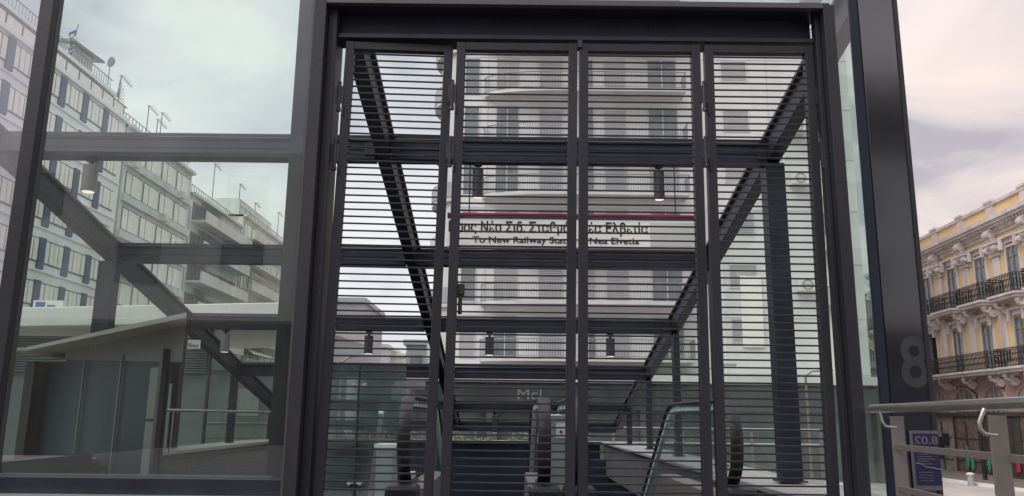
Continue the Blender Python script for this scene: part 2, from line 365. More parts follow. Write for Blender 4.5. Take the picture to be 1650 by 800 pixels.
MB().bar((-6.6, 11.45, -.6), (-6.6, 11.45, 1.57), .12, .5, (0, 1, 0)).build('corner_trim', 'black', lb, True)
wa, wb = Vector((-6.03, 11.0, 0)), Vector((-3.22, 7.70, 0)); wd_ = (wb-wa).normalized(); wn_ = Vector((wd_.y, -wd_.x, 0)); wn_ = wn_ if wn_.y < 0 else -wn_
def onw(m, s0, s1, z0, z1, t0, t1):
    q = [wa+wd_*s+wn_*t for s, t in ((s0, t1), (s1, t1), (s1, t0), (s0, t0))]
    m.hexa([(v.x, v.y, z0) for v in q] + [(v.x, v.y, z1) for v in q]); return m
for k in range(3): onw(MB(), 3.86, 4.14, -.2+k*.52, .29+k*.52, .012, .03).build('door_panel', 'panel2', lb, True, .004)
onw(MB(), 4.17, 4.26, -.6, 1.5, .0, .05).build('door_frame', 'paint', lb, True)
for s0 in (1.15, 2.75): onw(MB(), s0, s0+.035, -.6, 1.51, .002, .02).build('seam_strip', 'panel2', lb, True)
# small white plate hanging at its corner
p1 = at(303, 548, 7.4); p2 = at(321, 562, 7.4)
ps = thing('notice_plate', 'small white notice plate beside the lift block', 'sign', (p1.x, 7.4, p2.z))
MB().box(p1.x, p2.x, 7.4, 7.42, p2.z, p1.z).build('plate', 'white', ps, True)
text('Bez', 'lettering', 'ink', ps, p1.x+.01, p2.x-.004, p2.z+.012, p2.z+.046, 7.396)

# diamond wire mesh guarding the left side of the stairs
ms = thing('wire_mesh', 'diamond wire mesh guard on the low wall in the left pane', 'mesh guard', (-4.4, 12, -.5))
m = MB(); zz0, zz1, dd = -.55, .30, .085; k = 8.4
while k < 17.8:
    m.bar((-4.42, k, zz0), (-4.42, k+(zz1-zz0)*.8, zz1), .004, .006, (1, 0, 0)); m.bar((-4.416, k+(zz1-zz0)*.8, zz0), (-4.416, k, zz1), .004, .006, (1, 0, 0)); k += dd
m.build('wire', 'panel2', ms, True)
m = MB().bar((-4.42, 8.4, zz1), (-4.42, 18.5, zz1), .03, .03); m.bar((-4.42, 8.4, zz0), (-4.42, 18.5, zz0), .03, .03); m.build('mesh_frame', 'paint', ms, True)
# railing rods inside the left bay
for (xa, ya, xb, yb, lab) in ((290, 677, 470, 684, 'thin bright handrail inside the left side glass'),):
    a = at(xa, ya, 13); b = at(xb, yb, 17.5)
    t_ = thing('side_handrail', lab, 'handrail', (a.x, a.y, -.0))
    MB().tube([(-4.5, 10.6, .93), (-4.5, 18.6, .93)], .022).build('rail', 'spec', t_, True, smooth=True)
    for k in (0, 5): MB().tube([(-4.5, 11+k*1.45, .38), (-4.5, 11+k*1.45, .93)], .014, 6).build('stanchion', 'steel', t_, True)

# ------------------------------------------------------------------ front wall of the pavilion
fr = thing('gate_portal', 'charcoal steel portal frame around the louvred gate', 'door frame', (.4, 5, 0))
m = MB(); m.box(-1.315, -1.235, 4.86, 5.16, 0, 3.575); m.box(-1.233, -1.175, 4.93, 5.14, 0, 3.55); m.build('jamb', 'paint', fr, True, .004)
m = MB(); m.box(-1.335, -1.318, 4.90, 5.10, 0, 4.25); m.build('jamb_trim', 'warm', fr, True)
m = MB(); m.box(2.025, 2.098, 4.86, 5.0, 0, 3.575); m.box(1.992, 2.023, 4.93, 5.0, 0, 3.55); m.build('jamb', 'paint', fr, True, .004)
m = MB(); m.box(-1.235, 2.025, 4.90, 5.16, 3.545, 3.572); m.box(-1.175, 1.992, 5.02, 5.14, 3.385, 3.544); m.box(-1.175, 1.992, 4.96, 5.13, 3.352, 3.383)
m.build('header', 'paint2', fr, True, .003)
MB().box(-1.234, 2.024, 4.855, 4.898, 3.545, 3.578).build('header_lip', 'warm', fr, True, .003)
m = MB(); m.box(-1.315, 2.10, 4.93, 5.12, 3.582, 3.625); m.build('transom', 'paint2', fr, True, .003)
MB().box(-1.14, -1.10, 5.145, 5.16, 3.3, 3.34).build('stop_block', 'black', fr, True)
m = MB(); m.box(.42, .45, 4.955, 5.0, 3.30, 3.351); m.build('guide_pin', 'hinge', fr, True)

for x, w_ in ((-1.315, .08), (2.025, .073)):
    for z in (1.18, 2.36): MB().box(x-.001, x+w_+.001, 4.8592, 4.862, z, z+.003).build('weld_joint', 'black', fr, True)
for x in (-.742, .95): MB().box(x, x+.003, 5.018, 5.0205, 3.386, 3.543).build('panel_joint', 'black', fr, True)
for z in [.3+.45*k for k in range(8)]:
    for x in (-1.205, 2.008): MB().tube([(x, 4.926, z), (x, 4.931, z)], .007, 8).build('screw', 'hinge', fr, True)
gw = thing('front_glazing', 'tall greenish front glass bays left and right of the gate', 'glass wall', (-3, 5.05, 0))
def pane(x0, x1, z0, z1, y, m_, lab=None):
    o = MB().add([(x0, y, z0), (x1, y, z0), (x1, y, z1), (x0, y, z1)], [(0,1,2,3)]).build('pane', m_, gw, True, fix=False)
    if lab: o['label'] = lab
pane(-3.07, -1.34, .52, 4.25, 5.0, 'gfront', 'large clear greenish pane beside the gate')
pane(-5.2, -3.17, .52, 4.25, 5.0, 'gleft', 'hazy outer pane with its lavender reflection put into the tint')
pane(2.10, 2.254, .0, 4.25, 5.0, 'gfront', 'narrow pane right of the gate')
pane(-1.30, 2.15, 3.63, 4.25, 5.03, 'gfront', 'glass strip above the gate header')
m = MB(); m.box(-3.165, -3.075, 4.94, 5.0, 0, 4.25); m.build('mullion', 'paint', gw, True, .004)
m = MB(); m.box(-3.20, -3.168, 5.01, 5.06, 0, 4.25); m.build('gasket', 'black', gw, True)
MB().box(-3.15, -3.074, 5.002, 5.05, .5, 4.25).build('mullion_cap', 'warm', gw, True)
m = MB(); m.box(-1.50, -1.41, 5.16, 5.34, 0, 4.2); m.build('inner_post', 'paint', gw, True, .004)
m = MB(); m.box(-5.2, -1.34, 4.93, 5.2, .0, .40); m.box(-5.2, -1.34, 4.96, 5.2, .41, .52); m.build('sill', 'paint2', gw, True, .004)
MB().box(-5.2, -1.34, 4.90, 4.956, .40, .425).build('sill_lip', 'spec', gw, True)
MB().box(-3.04, -1.42, 5.01, 5.03, .522, .535).build('glazing_bead', 'panel2', gw, True)
a = at(476, 280, 5.22); b = at(490, 322, 5.22)
MB().box(a.x-.02, b.x+.02, 5.18, 5.3, b.z, a.z).build('junction_box', 'black', gw, True, .004)

cc = thing('corner_column', 'dark glass-clad corner column right of the gate', 'column', (2.42, 5.1, 0))
m = MB(); m.box(2.315, 2.572, 4.985, 5.02, 0, 4.3); m.build('cladding', 'colclad', cc, True, .003)
m = MB(); m.box(2.256, 2.312, 4.99, 5.02, 0, 4.3); m.build('edge_profile', 'panel', cc, True, .003)
m = MB(); m.box(2.548, 2.575, 4.975, 4.984, 0, 4.3); m.build('corner_bead', 'ink', cc, True)
t8 = text('8', 'numeral', 'mirror_mark', cc, 2.392, 2.566, 1.10, 1.415, 4.9835, bold=.02)  # mirror image of a numeral, drawn in flat grey on the cladding
po = thing('poster', 'mirror image of a navy and white poster drawn flat on the dark corner column', 'poster', (2.48, 4.97, .5))
MB().box(2.40, 2.572, 4.968, 4.973, .50, .845).build('sheet', 'pwhite', po, True)  # mirror image of a poster, laid on the cladding as coloured sheets
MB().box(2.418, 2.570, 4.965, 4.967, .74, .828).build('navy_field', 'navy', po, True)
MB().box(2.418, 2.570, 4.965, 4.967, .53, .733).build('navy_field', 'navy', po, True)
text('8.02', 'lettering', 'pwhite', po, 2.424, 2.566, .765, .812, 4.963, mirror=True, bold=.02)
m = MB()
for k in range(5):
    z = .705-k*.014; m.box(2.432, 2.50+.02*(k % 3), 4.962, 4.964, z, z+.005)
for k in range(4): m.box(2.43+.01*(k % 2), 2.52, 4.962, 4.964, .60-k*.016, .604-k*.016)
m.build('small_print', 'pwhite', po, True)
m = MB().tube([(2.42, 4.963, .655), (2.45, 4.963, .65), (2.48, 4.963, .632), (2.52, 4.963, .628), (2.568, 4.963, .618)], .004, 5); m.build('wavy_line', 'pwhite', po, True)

# ------------------------------------------------------------------ gate leaves
def leaf(xl0, xl1, xr0, xr1, label, yaw=0, left_bottom=0, lock=False, hinges=()):
    """stiles: (x at bottom inner frame ...) measured at z=0 and z=3.33"""
    root = thing('gate_leaf', label, 'gate leaf', (xl0, 5.0, 0), yaw, 'louvred gate leaves')
    W_ = xr1-xl0; z0, z1 = .08, 3.335; sw = .058
    m = MB(); sh = xl1   # shear of the stiles with height
    def X(x, z): return x + sh*(z/3.335)
    for xa in (0, W_-sw):
        m.hexa([(X(xa, z0), -.03, z0), (X(xa+sw, z0), -.03, z0), (X(xa+sw, z0), .03, z0), (X(xa, z0), .03, z0),
                (X(xa, z1), -.03, z1), (X(xa+sw, z1), -.03, z1), (X(xa+sw, z1), .03, z1), (X(xa, z1), .03, z1)])
    m.build('stile_frame', 'paint', root, False, .003)
    m = MB(); m.box(X(sw, z1)+.0005, X(W_-sw, z1)-.0005, -.028, .028, z1-.055, z1-.001); m.build('top_rail', 'paint', root, False, .003)
    m = MB(); m.box(X(sw, z0)+.0005, X(W_-sw, z0)-.0005, -.028, .028, z0, z0+.06); m.build('bottom_rail', 'paint', root, False, .003)
    m = MB(); z = 3.26
    while z > z0+.08:
        j_ = random.uniform(-.0006, .0006); k_ = random.uniform(-.0008, .0008); xa_, xb_ = X(sw, z)-.002, X(W_-sw, z)+.002; m.hexa([(xa_, -.0045, z+j_-.0052), (xb_, -.0045, z+k_-.0052), (xb_, .0055, z+k_-.0052), (xa_, .0055, z+j_-.0052), (xa_, -.0045, z+j_+.0052), (xb_, -.0045, z+k_+.0052), (xb_, .0055, z+k_+.0052), (xa_, .0055, z+j_+.0052)]); z -= .0466
    m.build('slat_panel', 'paint', root, False, .0015)
    for hx, hz in hinges:
        m = MB(); xx = X(hx, hz); m.tube([(xx, -.035, hz-.09), (xx, -.035, hz+.09)], .012, 10); m.tube([(xx, -.035, hz-.115), (xx, -.035, hz-.095)], .016, 8)
        m.box(xx-.026, xx+.026, -.036, -.0305, hz-.06, hz+.06); m.tube([(xx+.028, -.034, hz-.14), (xx+.028, -.034, hz-.07)], .007, 6)
        m.build('hinge', 'hinge', root, False)
    if lock:
        m = MB(); m.box(X(sw, 1.70)-.01, X(sw, 1.70)+.045, -.02, .03, 1.64, 1.71); m.tube([(X(sw, 1.6)+.02, 0, 1.52), (X(sw, 1.6)+.02, 0, 1.64)], .013, 8)
        m.build('lock_case', 'black', root, False, .004)
    return root
leaf(-1.172, .052, 0, -.462, 'leftmost louvred gate leaf, slightly folded, against the left jamb', R(3.2), hinges=((-.018, 2.95), (-.018, 2.55)))
leaf(-.415, .035, 0, .385, 'second louvred gate leaf from the left, with black lock on its stile', 0, lock=True, hinges=((-.02, 2.97), (-.02, 2.58)))
leaf(.404, .03, 0, 1.205, 'third louvred gate leaf from the left, right of the central gap', 0)
leaf(1.232, .033, 0, 1.955, 'rightmost louvred gate leaf, against the right jamb', 0, hinges=((-.014, 2.98), (-.014, 2.60), (.741, 2.98), (.741, 2.60)))

# ------------------------------------------------------------------ lamps and hanging sign
def lamp(px, y, rad=.052, ln=.27, label='', big=False):
    p = at(px, 300, y); z = zr(y)-.125
    t_ = thing('ceiling_lamp', label, 'lamp', (p.x, y, z), 0, 'cylinder lamps under the canopy beams')
    MB().tube([(0, 0, 0), (0, 0, -.035)], rad*.75, 14).tube([(0, 0, -.03), (0, 0, -.075)], rad*.3, 8).build('mount', 'hous', t_, smooth=True)
    m = MB(); m.tube([(0, 0, -.075), (0, 0, -.075-ln)], rad, 20); m.build('housing', 'hous2' if big else 'hous', t_, smooth=True)
    MB().tube([(0, 0, -.0755-ln), (0, 0, -.079-ln)], rad*.82, 18).build('lens', 'lamp', t_)
    return t_
lamp(143, 7.45, .068, .26, 'large grey cylinder lamp hanging in the left pane, lit', True)
lamp(770, 7.45, .052, .27, 'black cylinder lamp above the left half of the direction sign')
lamp(1062, 7.45, .052, .27, 'black cylinder lamp above the right half of the direction sign')
lamp(606, 12.3, .066, .27, 'cylinder lamp under the third beam, behind the leftmost gate leaf')
lamp(793, 12.3, .066, .27, 'cylinder lamp under the third beam, behind the second gate leaf')
lamp(980, 12.3, .066, .27, 'cylinder lamp under the third beam, behind the third gate leaf')
lamp(384, 12.3, .066, .27, 'grey cylinder lamp low in the left pane beside the sloping rafter', True)
lamp(803, 17.3, .06, .34, 'farthest small cylinder lamp under the fifth beam')
for px in (770, 1062):
    p = at(px, 300, 7.4); ld = bpy.data.lights.new('lamp_light', 'SPOT'); ld.energy = 1.3; ld.color = (1, .75, .6); ld.spot_size = R(90); ld.shadow_soft_size = .03
    lo = bpy.data.objects.new('lamp_light', ld); COL.objects.link(lo); lo.location = (p.x, 7.36, 2.96)
sg = thing('direction_sign', 'hanging white direction sign with red and blue top stripes and black lettering', 'sign', (.6, 7.45, 2.45))
SA, SB = at(722, 343, 7.42).x, at(1126, 350, 7.42).x
MB().box(SA, SB, 7.42, 7.50, 2.462, 2.735).build('board', 'white', sg, True, .002)
MB().box(SA-.005, SB+.005, 7.41, 7.51, 2.764, 2.784).build('red_stripe', 'red', sg, True)
MB().box(SA-.005, SB+.005, 7.412, 7.508, 2.737, 2.760).build('blue_stripe', 'blue', sg, True)
for px in (757, 1087): MB().tube([(at(px, 300, 7.45).x, 7.45, 2.79), (at(px, 300, 7.45).x, 7.45, zr(7.45)-.12)], .006, 6).build('hanging_rod', 'hous', sg, True)
text('Προς Νέο Σιδ. Σταθμό / Νέα Ελβετία', 'greek_lettering', 'ink', sg, -.60, 1.285, 2.572, 2.712, 7.416, bold=.02)
text('To New Railway Station / Nea Elvetia', 'latin_lettering', 'ink', sg, -.372, 1.195, 2.480, 2.560, 7.416, bold=.016)
MB().box(1.30, SB-.04, 7.4165, 7.4195, 2.48, 2.71).build('cover_film', 'slab', sg, True)

# ------------------------------------------------------------------ escalators
def hr_path(x, y0, yk=8.35, ytop=1.02, r_=.30, yend=12.5, lift=0):
    p = []
    cz = ytop - r_ + lift
    p.append(Vector((x, y0+r_+.35, cz-r_))); p.append(Vector((x, y0+r_, cz-r_)))
    for k in range(1, 12):
        t = -math.pi/2 - math.pi*k/12; p.append(Vector((x, y0+r_+math.cos(t)*r_, cz+math.sin(t)*r_)))
    p.append(Vector((x, y0+r_, cz+r_)))
    p.append(Vector((x, yk-.25, ytop+lift)));
    for k in range(1, 6):
        s_ = k/5; p.append(Vector((x, yk-.25+.5*s_, ytop+lift-.0-.145*s_*s_)))
    p.append(Vector((x, yend, ytop+lift-.145-(yend-yk-.25)*math.tan(R(30)))))
    return p
def escalator(name, label, xa, xb, y0):
    t_ = thing(name, label, 'escalator', ((xa+xb)/2, y0, 0), 0, 'escalators behind the gate')
    for x in (xa, xb):
        path = hr_path(x, y0)
        b_ = MB().sweep([p for p in path], [(-.022, -.05), (.022, -.05), (.022, -.005), (-.022, -.005)]).build('balustrade', 'edge', t_, True)
        hr = MB().sweep(path, [(-.042, 0), (.042, 0), (.047, .02), (.025, .034), (-.025, .034), (-.047, .02)]).build('handrail', 'black', b_, True, smooth=True)
        top = path[13:]; m = MB(); n = len(path)
        poly = [(p.y, p.z) for p in path[1:]]
        c = [(12.5, -1.9), (8.6, .36), (y0+.3, .36)]
        vs = [(x, a_, b__) for a_, b__ in poly + c]
        o = MB().add(vs, [list(range(len(vs)))]); me_ = o.build('glass_panel', 'gesc', b_, True, fix=False)
        s_ = -1 if x == xa else 1
        m = MB(); m.box(x-.09, x+.09, y0-.05, 8.6, 0, .34); m.hexa([(x-.09, 8.6, -.3), (x+.09, 8.6, -.3), (x+.09, 12.5, -2.55), (x-.09, 12.5, -2.55), (x-.09, 8.6, .34), (x+.09, 8.6, .34), (x+.09, 12.5, -1.91), (x-.09, 12.5, -1.91)])
        m.build('skirt_deck', 'steelp', t_, True, .01)
        m = MB(); m.box(x-.11, x+.11, y0-.12, y0+.2, .0, .42); m.build('newel_box', 'black', t_, True, .03)
    m = MB(); m.box(xa+.1, xb-.1, y0-.3, 8.4, .0, .03); m.build('floor_plate', 'steelp', t_, True)
    m = MB(); y = 8.42; z = .02
    while y < 12.4:
        m.box(xa+.1, xb-.1, y, y+.4, z-.6, z); y += .4; z -= .225
    m.build('step_band', 'hinge', t_, True)
    return t_
escalator('escalator', 'left escalator with black handrails, behind the two left gate leaves', -.76, .25, 5.95)
escalator('escalator', 'right escalator with glass balustrade and curved handrail end, behind the right gate leaf', .50, 1.64, 6.0)
# escalator information post
q = thing('notice_box', 'small silver box with white notice and red mark between the escalators', 'sign box', (.42, 7.2, 0))
a = at(886, 668, 7.2); b = at(918, 740, 7.2)
MB().box(.33, .50, 7.15, 7.3, .0, a.z).build('case', 'spec', q, True, .01)
a = at(896, 682, 7.14); b = at(913, 706, 7.14)
MB().box(a.x, b.x, 7.135, 7.148, b.z, a.z).build('notice', 'white', q, True)
c = at(904, 696, 7.13); m = MB(); m.box(c.x-.013, c.x+.013, 7.128, 7.133, c.z-.005, c.z+.005).box(c.x-.005, c.x+.005, 7.124, 7.1275, c.z-.014, c.z+.014); m.build('red_mark', 'red', q, True)

# glass screens with clamp fittings on the left
gs = thing('glass_screen', 'clear glass screen with steel clamp fittings behind the leftmost gate leaf', 'glass screen', (-1.9, 7.8, 0))
xs2 = [at(x, 700, 7.8).x for x in (505, 576, 652)]
for i in range(2):
    MB().box(xs2[i]+.006, xs2[i+1]-.006, 7.79, 7.803, .05, 1.36).build('pane', 'gesc', gs, True)
for z in (.28, 1.18):
    m = MB()
    for dx in (-.05, .05): m.tube([(xs2[1]+dx, 7.74, z), (xs2[1]+dx, 7.80, z)], .018, 10)
    m.box(xs2[1]-.05, xs2[1]+.05, 7.765, 7.78, z-.006, z+.006); m.build('clamp', 'spec', gs, True)
MB().tube([(xs2[1], 7.76, 0), (xs2[1], 7.76, 1.36)], .010, 8).build('post', 'black', gs, True)
for (px, lean, lab) in ((606, .12, 'slanting steel stanchion left of the left escalator'), (700, .1, 'slanting steel stanchion seen over the left escalator')):
    a = at(px, 690, 10.2)
    s_ = thing('stanchion', lab, 'stanchion', (a.x, 10.2, 0)); MB().bar((a.x-lean, 10.2, -.9), (a.x+lean*.5, 10.2, .9), .05, .09, (0, 1, 0)).build('shaft', 'steelp', s_, True)
    MB().tube([(a.x+lean*.5-.03, 10.2, .92), (a.x+lean*.5+.03, 10.2, .92)], .05, 10).build('head', 'spec', s_, True)

# ------------------------------------------------------------------ handrail on the right
rl = thing('steel_handrail', 'brushed steel handrail with flat posts at the right, in front of the corner column', 'handrail', (2.0, 3.2, 0))
A = Vector((2.135, 4.85, .968)); B = Vector((1.79, 1.75, .975)); d_ = (B-A)
m = MB(); m.tube([A+Vector((.0, .012, 0)), A, B], .0245, 24); m.v[:24] = [Vector((v-A)*.55 + A + Vector((.0, .012, 0))) for v in m.v[:24]]
m.build('top_tube', 'steel', rl, True, smooth=True)
def onr(y): return A + d_*((y-A.y)/d_.y)
for y in (4.5, 3.25, 2.05):
    p = onr(y)
    p.x += {4.5: -.01, 3.25: -.062, 2.05: -.10}[y]
    m = MB(); m.box(p.x-.010, p.x+.062, y-.006, y+.006, 0, .925); m.build('flat_post', 'steelp', rl, True, .002)
    m = MB(); m.tube([(p.x-.02, y+.0, p.z-.02), (p.x-.045, y, .90), (p.x-.045, y, .875), (p.x-.03, y, .855), (p.x+.0, y, .85), (p.x+.02, y, .85)], .0085, 10)
    if y > 4: m = MB().tube([(p.x-.065, y, p.z-.015), (p.x-.055, y, .895), (p.x-.04, y, .872), (p.x-.01, y, .867), (p.x+.02, y, .867)], .0075, 10)
    m.build('bracket', 'steel', rl, True, smooth=True)
for z in (.762, .545, .33):
    m = MB(); a_ = onr(4.53); b_ = onr(1.75); m.bar((a_.x+.0, a_.y, z), (b_.x+.0, b_.y, z), .012, .032); m.build('flat_rail', 'steelp', rl, True, .002)

# ------------------------------------------------------------------ main white building
mb = thing('apartment_tower', 'tall pale apartment tower with curved balconies straight behind the gate', 'building', (8, 45, -2.4))
MB().box(-3.2, 19.9, 45, 60, 3.2, 33).build('wall', 'wallw', mb, True)
MB().box(-3.6, 20.3, 44.6, 60, 33, 33.8).build('roof_parapet', 'slab', mb, True)
m = MB(); m.box(-5.5, 20.6, 45.3, 60, -3, 3.15); m.build('street_storey', 'tealglass', mb, True)
m = MB(); m.box(-5.6, 20.8, 43.6, 45.25, 2.75, 3.19); m.build('street_fascia', 'wallg', mb, True)
for x in (-5.4, -1.0, 3.2, 7.4, 11.6, 15.8, 20.3): MB().box(x-.3, x+.3, 44.9, 45.28, -3, 2.74).build('pier', 'conc', mb, True)
MB().box(-5.5, 20.6, 44.85, 45.1, 1.3, 2.6).build('sign_band', 'tealglass', mb, True)
text('McI', 'shop_lettering', 'wing', mb, .40, 1.7, 1.82, 2.40, 44.82)
m = MB()
for k in range(11): m.box(-3.2, 19.9, 44.975, 45, 3.35+k*3.1, 3.39+k*3.1)
for x in (-1.55, 11.1, 15.0): m.box(x, x+.05, 44.97, 44.999, 3.2, 33)
m.build('wall_joint', 'wallg', mb, True)
m = MB().prism([(-3.0, 45.3)] + [(-3.0-1.52*math.sin(t), 47.6-2.15*math.cos(t)) for t in [i/9*math.pi for i in range(10)]] + [(-3.0, 52)], 3.2, 33); m.build('corner_bay', 'wallg', mb, True)
FL = [6.33+3.1*k for k in range(-0, 9)]
def window_proto(name, w_, h_, split, shutter):
    f = MB(); t = .06
    f.box(-w_/2-t, w_/2+t, -.05, .0, -t, 0).box(-w_/2-t, w_/2+t, -.05, 0, h_, h_+t).box(-w_/2-t, -w_/2, -.05, 0, 0, h_).box(w_/2, w_/2+t, -.05, 0, 0, h_)
    if split: f.box(-.03, .03, -.045, 0, 0, h_)
    o = f.build('window', 'wallg', mb)
    p = MB().box(-w_/2, w_/2, -.02, -.001, 0, h_)
    pn = p.build('shutter' if shutter else 'pane', 'wing' if shutter else 'wglass', o)
    if shutter:
        l_ = MB(); z = .06
        while z < h_-.05: l_.box(-w_/2+.02, w_/2-.02, -.03, -.021, z, z+.05); z += .11
        l_.build('shutter', 'wing', o)
        bpy.data.objects.remove(pn)
    return o
protos = {}
cols = [(-2.45, .8, 'n'), (-.35, 1.25, 'g'), (2.2, 1.28, 's'), (4.3, .75, 'g'), (6.0, 1.2, 's'), (8.8, 1.65, 'g'), (13.1, 1.45, 'm')]
first = {}
random.seed(3)
for k, zt in enumerate(FL):
    for ci, (x, w_, kd) in enumerate(cols):
        h_ = 1.25 if kd == 'm' else 2.2
        sh = kd in 's' or (kd == 'm') or (random.random() < .35)
        key = (ci, sh)
        if key not in first:
            o = window_proto('window', w_, h_, kd == 'g', sh); first[key] = o
        else: o = copy_tree(first[key], mb)
        o.location = Vector((x, 45, zt-h_)) - mb.location
for k in (2, 4, 5, 7):
    m = MB(); m.box(17.5, 18.3, 44.93, 44.998, FL[k]-1.2, FL[k]); m.build('window', 'wglass', mb, True)
def balc_poly(x0, x1, dep, curve):
    p = [(x0, 45.02)]
    for i in range(1, 9):
        t = i/8*math.pi/2; p.append((x0+curve*(1-math.cos(t)), 45.0-dep*math.sin(t)))
    p += [(x1, 45-dep), (x1, 45.02)]; return p
for k, zt in enumerate(FL):
    zf = zt-2.28
    poly = balc_poly(-1.75, 9.95, 1.35, 4.6)
    b_ = MB().prism(poly, zf-.2, zf).build('balcony', 'slab', mb, True)
    m = MB(); pp = poly[:-1] + [poly[-1]]
    m.tube([(x, y+.05, zf+1.0) for x, y in poly], .03, 6); m.tube([(x, y+.05, zf+.08) for x, y in poly], .02, 5)
    acc = 0
    for i in range(len(poly)-1):
        a_ = Vector((*poly[i], 0)); c_ = Vector((*poly[i+1], 0)); ln = (c_-a_).length; n = max(1, int(ln/.13))
        for j in range(n):
            q = a_.lerp(c_, j/n); m.box(q.x-.011, q.x+.011, q.y+.04, q.y+.06, zf+.08, zf+1.0)
    m.build('railing', 'rail', b_, True)
    # rounded balcony on the left corner
    pl = [(-2.9, 45.6)] + [(-3.15-1.75*math.sin(t), 47.6-2.3*math.cos(t)) for t in [i/9*math.pi for i in range(10)]] + [(-3.0, 50)]
    b2 = MB().prism(pl, zf-.2, zf).build('corner_balcony', 'slab', mb, True)
    pl2 = pl[1:-1]; m = MB()
    for i in range(len(pl2)-1):
        a_, c_ = pl2[i], pl2[i+1]; m.bar((a_[0], a_[1], zf+.48), (c_[0], c_[1], zf+.48), .06, .9)
    m.build('parapet', 'wing' if k % 2 else 'wallg', b2, True)
    # short balconies and cooling units on the right side strip
    if k >= 1:
        b3 = MB().box(17.3, 18.6, 44.2, 45, zf+.0, zf+.14).build('side_balcony', 'slab', mb, True)
        m = MB(); m.bar((17.3, 44.25, zf+1.0), (18.6, 44.25, zf+1.0), .05, .05)
        for j in range(11): m.box(17.32+j*.122, 17.35+j*.122, 44.24, 44.26, zf+.14, zf+1.0)
        m.build('railing', 'rail', b3, True)
for k in (1, 3, 4, 7):
    z = FL[k]-1.5
    m = MB(); m.box(16.0, 17.0, 44.4, 45, z, z+.75); a_ = m.build('cooling_unit', 'acbody', mb, True, .02)
    m = MB(); c_ = Vector((16.5, 44.38, z+.38))
    m.tube([c_+Vector((math.cos(t)*.27, 0, math.sin(t)*.27)) for t in [i/14*2*math.pi for i in range(15)]], .035, 5); m.box(16.15, 16.85, 44.385, 44.399, z+.36, z+.40); m.build('fan_grille', 'wing', a_, True)
MB().tube([(18.2, 44.9, 3.2), (18.2, 44.9, 33)], .06, 8).build('drain_pipe', 'wallg', mb, True)
a = at(1192, 445, 44.9); b = at(1232, 560, 44.9)
MB().box(a.x, b.x, 44.86, 44.97, b.z, a.z).build('bright_panel', 'white', mb, True, label='clean white wall panel')

# ------------------------------------------------------------------ yellow neoclassical building
al = math.atan(.063); NX0 = at(1560, 500, 52).x
yb = thing('neoclassical_building', 'ochre neoclassical building with white pilasters and iron balconies at the right', 'building', (NX0, 52, -2.4), 0)
UV = Vector((-.063, -1, 0)).normalized(); NV = Vector((-1, .063, 0)).normalized()
yb.rotation_euler = (0, 0, math.atan2(UV.y, UV.x))   # local x = u ; local y = +90deg of u
# with this rotation local y points along +x world side or its inverse:
LY = Matrix.Rotation(yb.rotation_euler.z, 3, 'Z') @ Vector((0, 1, 0))
sgn = 1 if LY.dot(NV) > 0 else -1
def yb_box(m, ua, ub, n0, n1, za, zb): m.box(ua, ub, sgn*n0, sgn*n1, za+2.4, zb+2.4); return m
U0, U1 = -15.0, 17.0; BAY = 3.75; PIL = [.35+BAY*k for k in range(-4, 5)]; WIN = [p-BAY/2-.05 for p in PIL]
m = MB(); yb_box(m, U0, U1, -12, 0, 3.95, 12.3); m.build('upper_wall', 'yell', yb)
m = MB(); yb_box(m, U0, U1, -12, -.02, -3.2, 3.93); m.build('ground_storey_wall', 'pink', yb)
m = MB()
for n0, n1, za, zb in ((-.5, .75, 12.72, 12.96), (-.5, .62, 12.55, 12.72), (-.5, .38, 12.38, 12.55), (-.5, .22, 12.2, 12.38), (-.5, .10, 11.98, 12.2)):
    yb_box(m, U0-.3, U1+.3, n0, n1, za+.0005, zb-.0005)
k = U0
while k < U1: yb_box(m, k, k+.16, .3, .5, 12.40, 12.54); k += .34
m.build('cornice', 'trim', yb)
m = MB(); yb_box(m, U0, U1, -.4, .05, 12.97, 13.85); m.build('attic_wall', 'yell', yb)
m = MB(); yb_box(m, U0-.1, U1+.1, -.5, .18, 13.86, 14.05); m.build('attic_coping', 'trim', yb)
for p in PIL:
    m = MB(); yb_box(m, p-.42, p+.42, -.45, .14, 12.965, 13.86); yb_box(m, p-.5, p+.5, -.5, .24, 14.051, 14.2); m.build('attic_block', 'trim', yb)
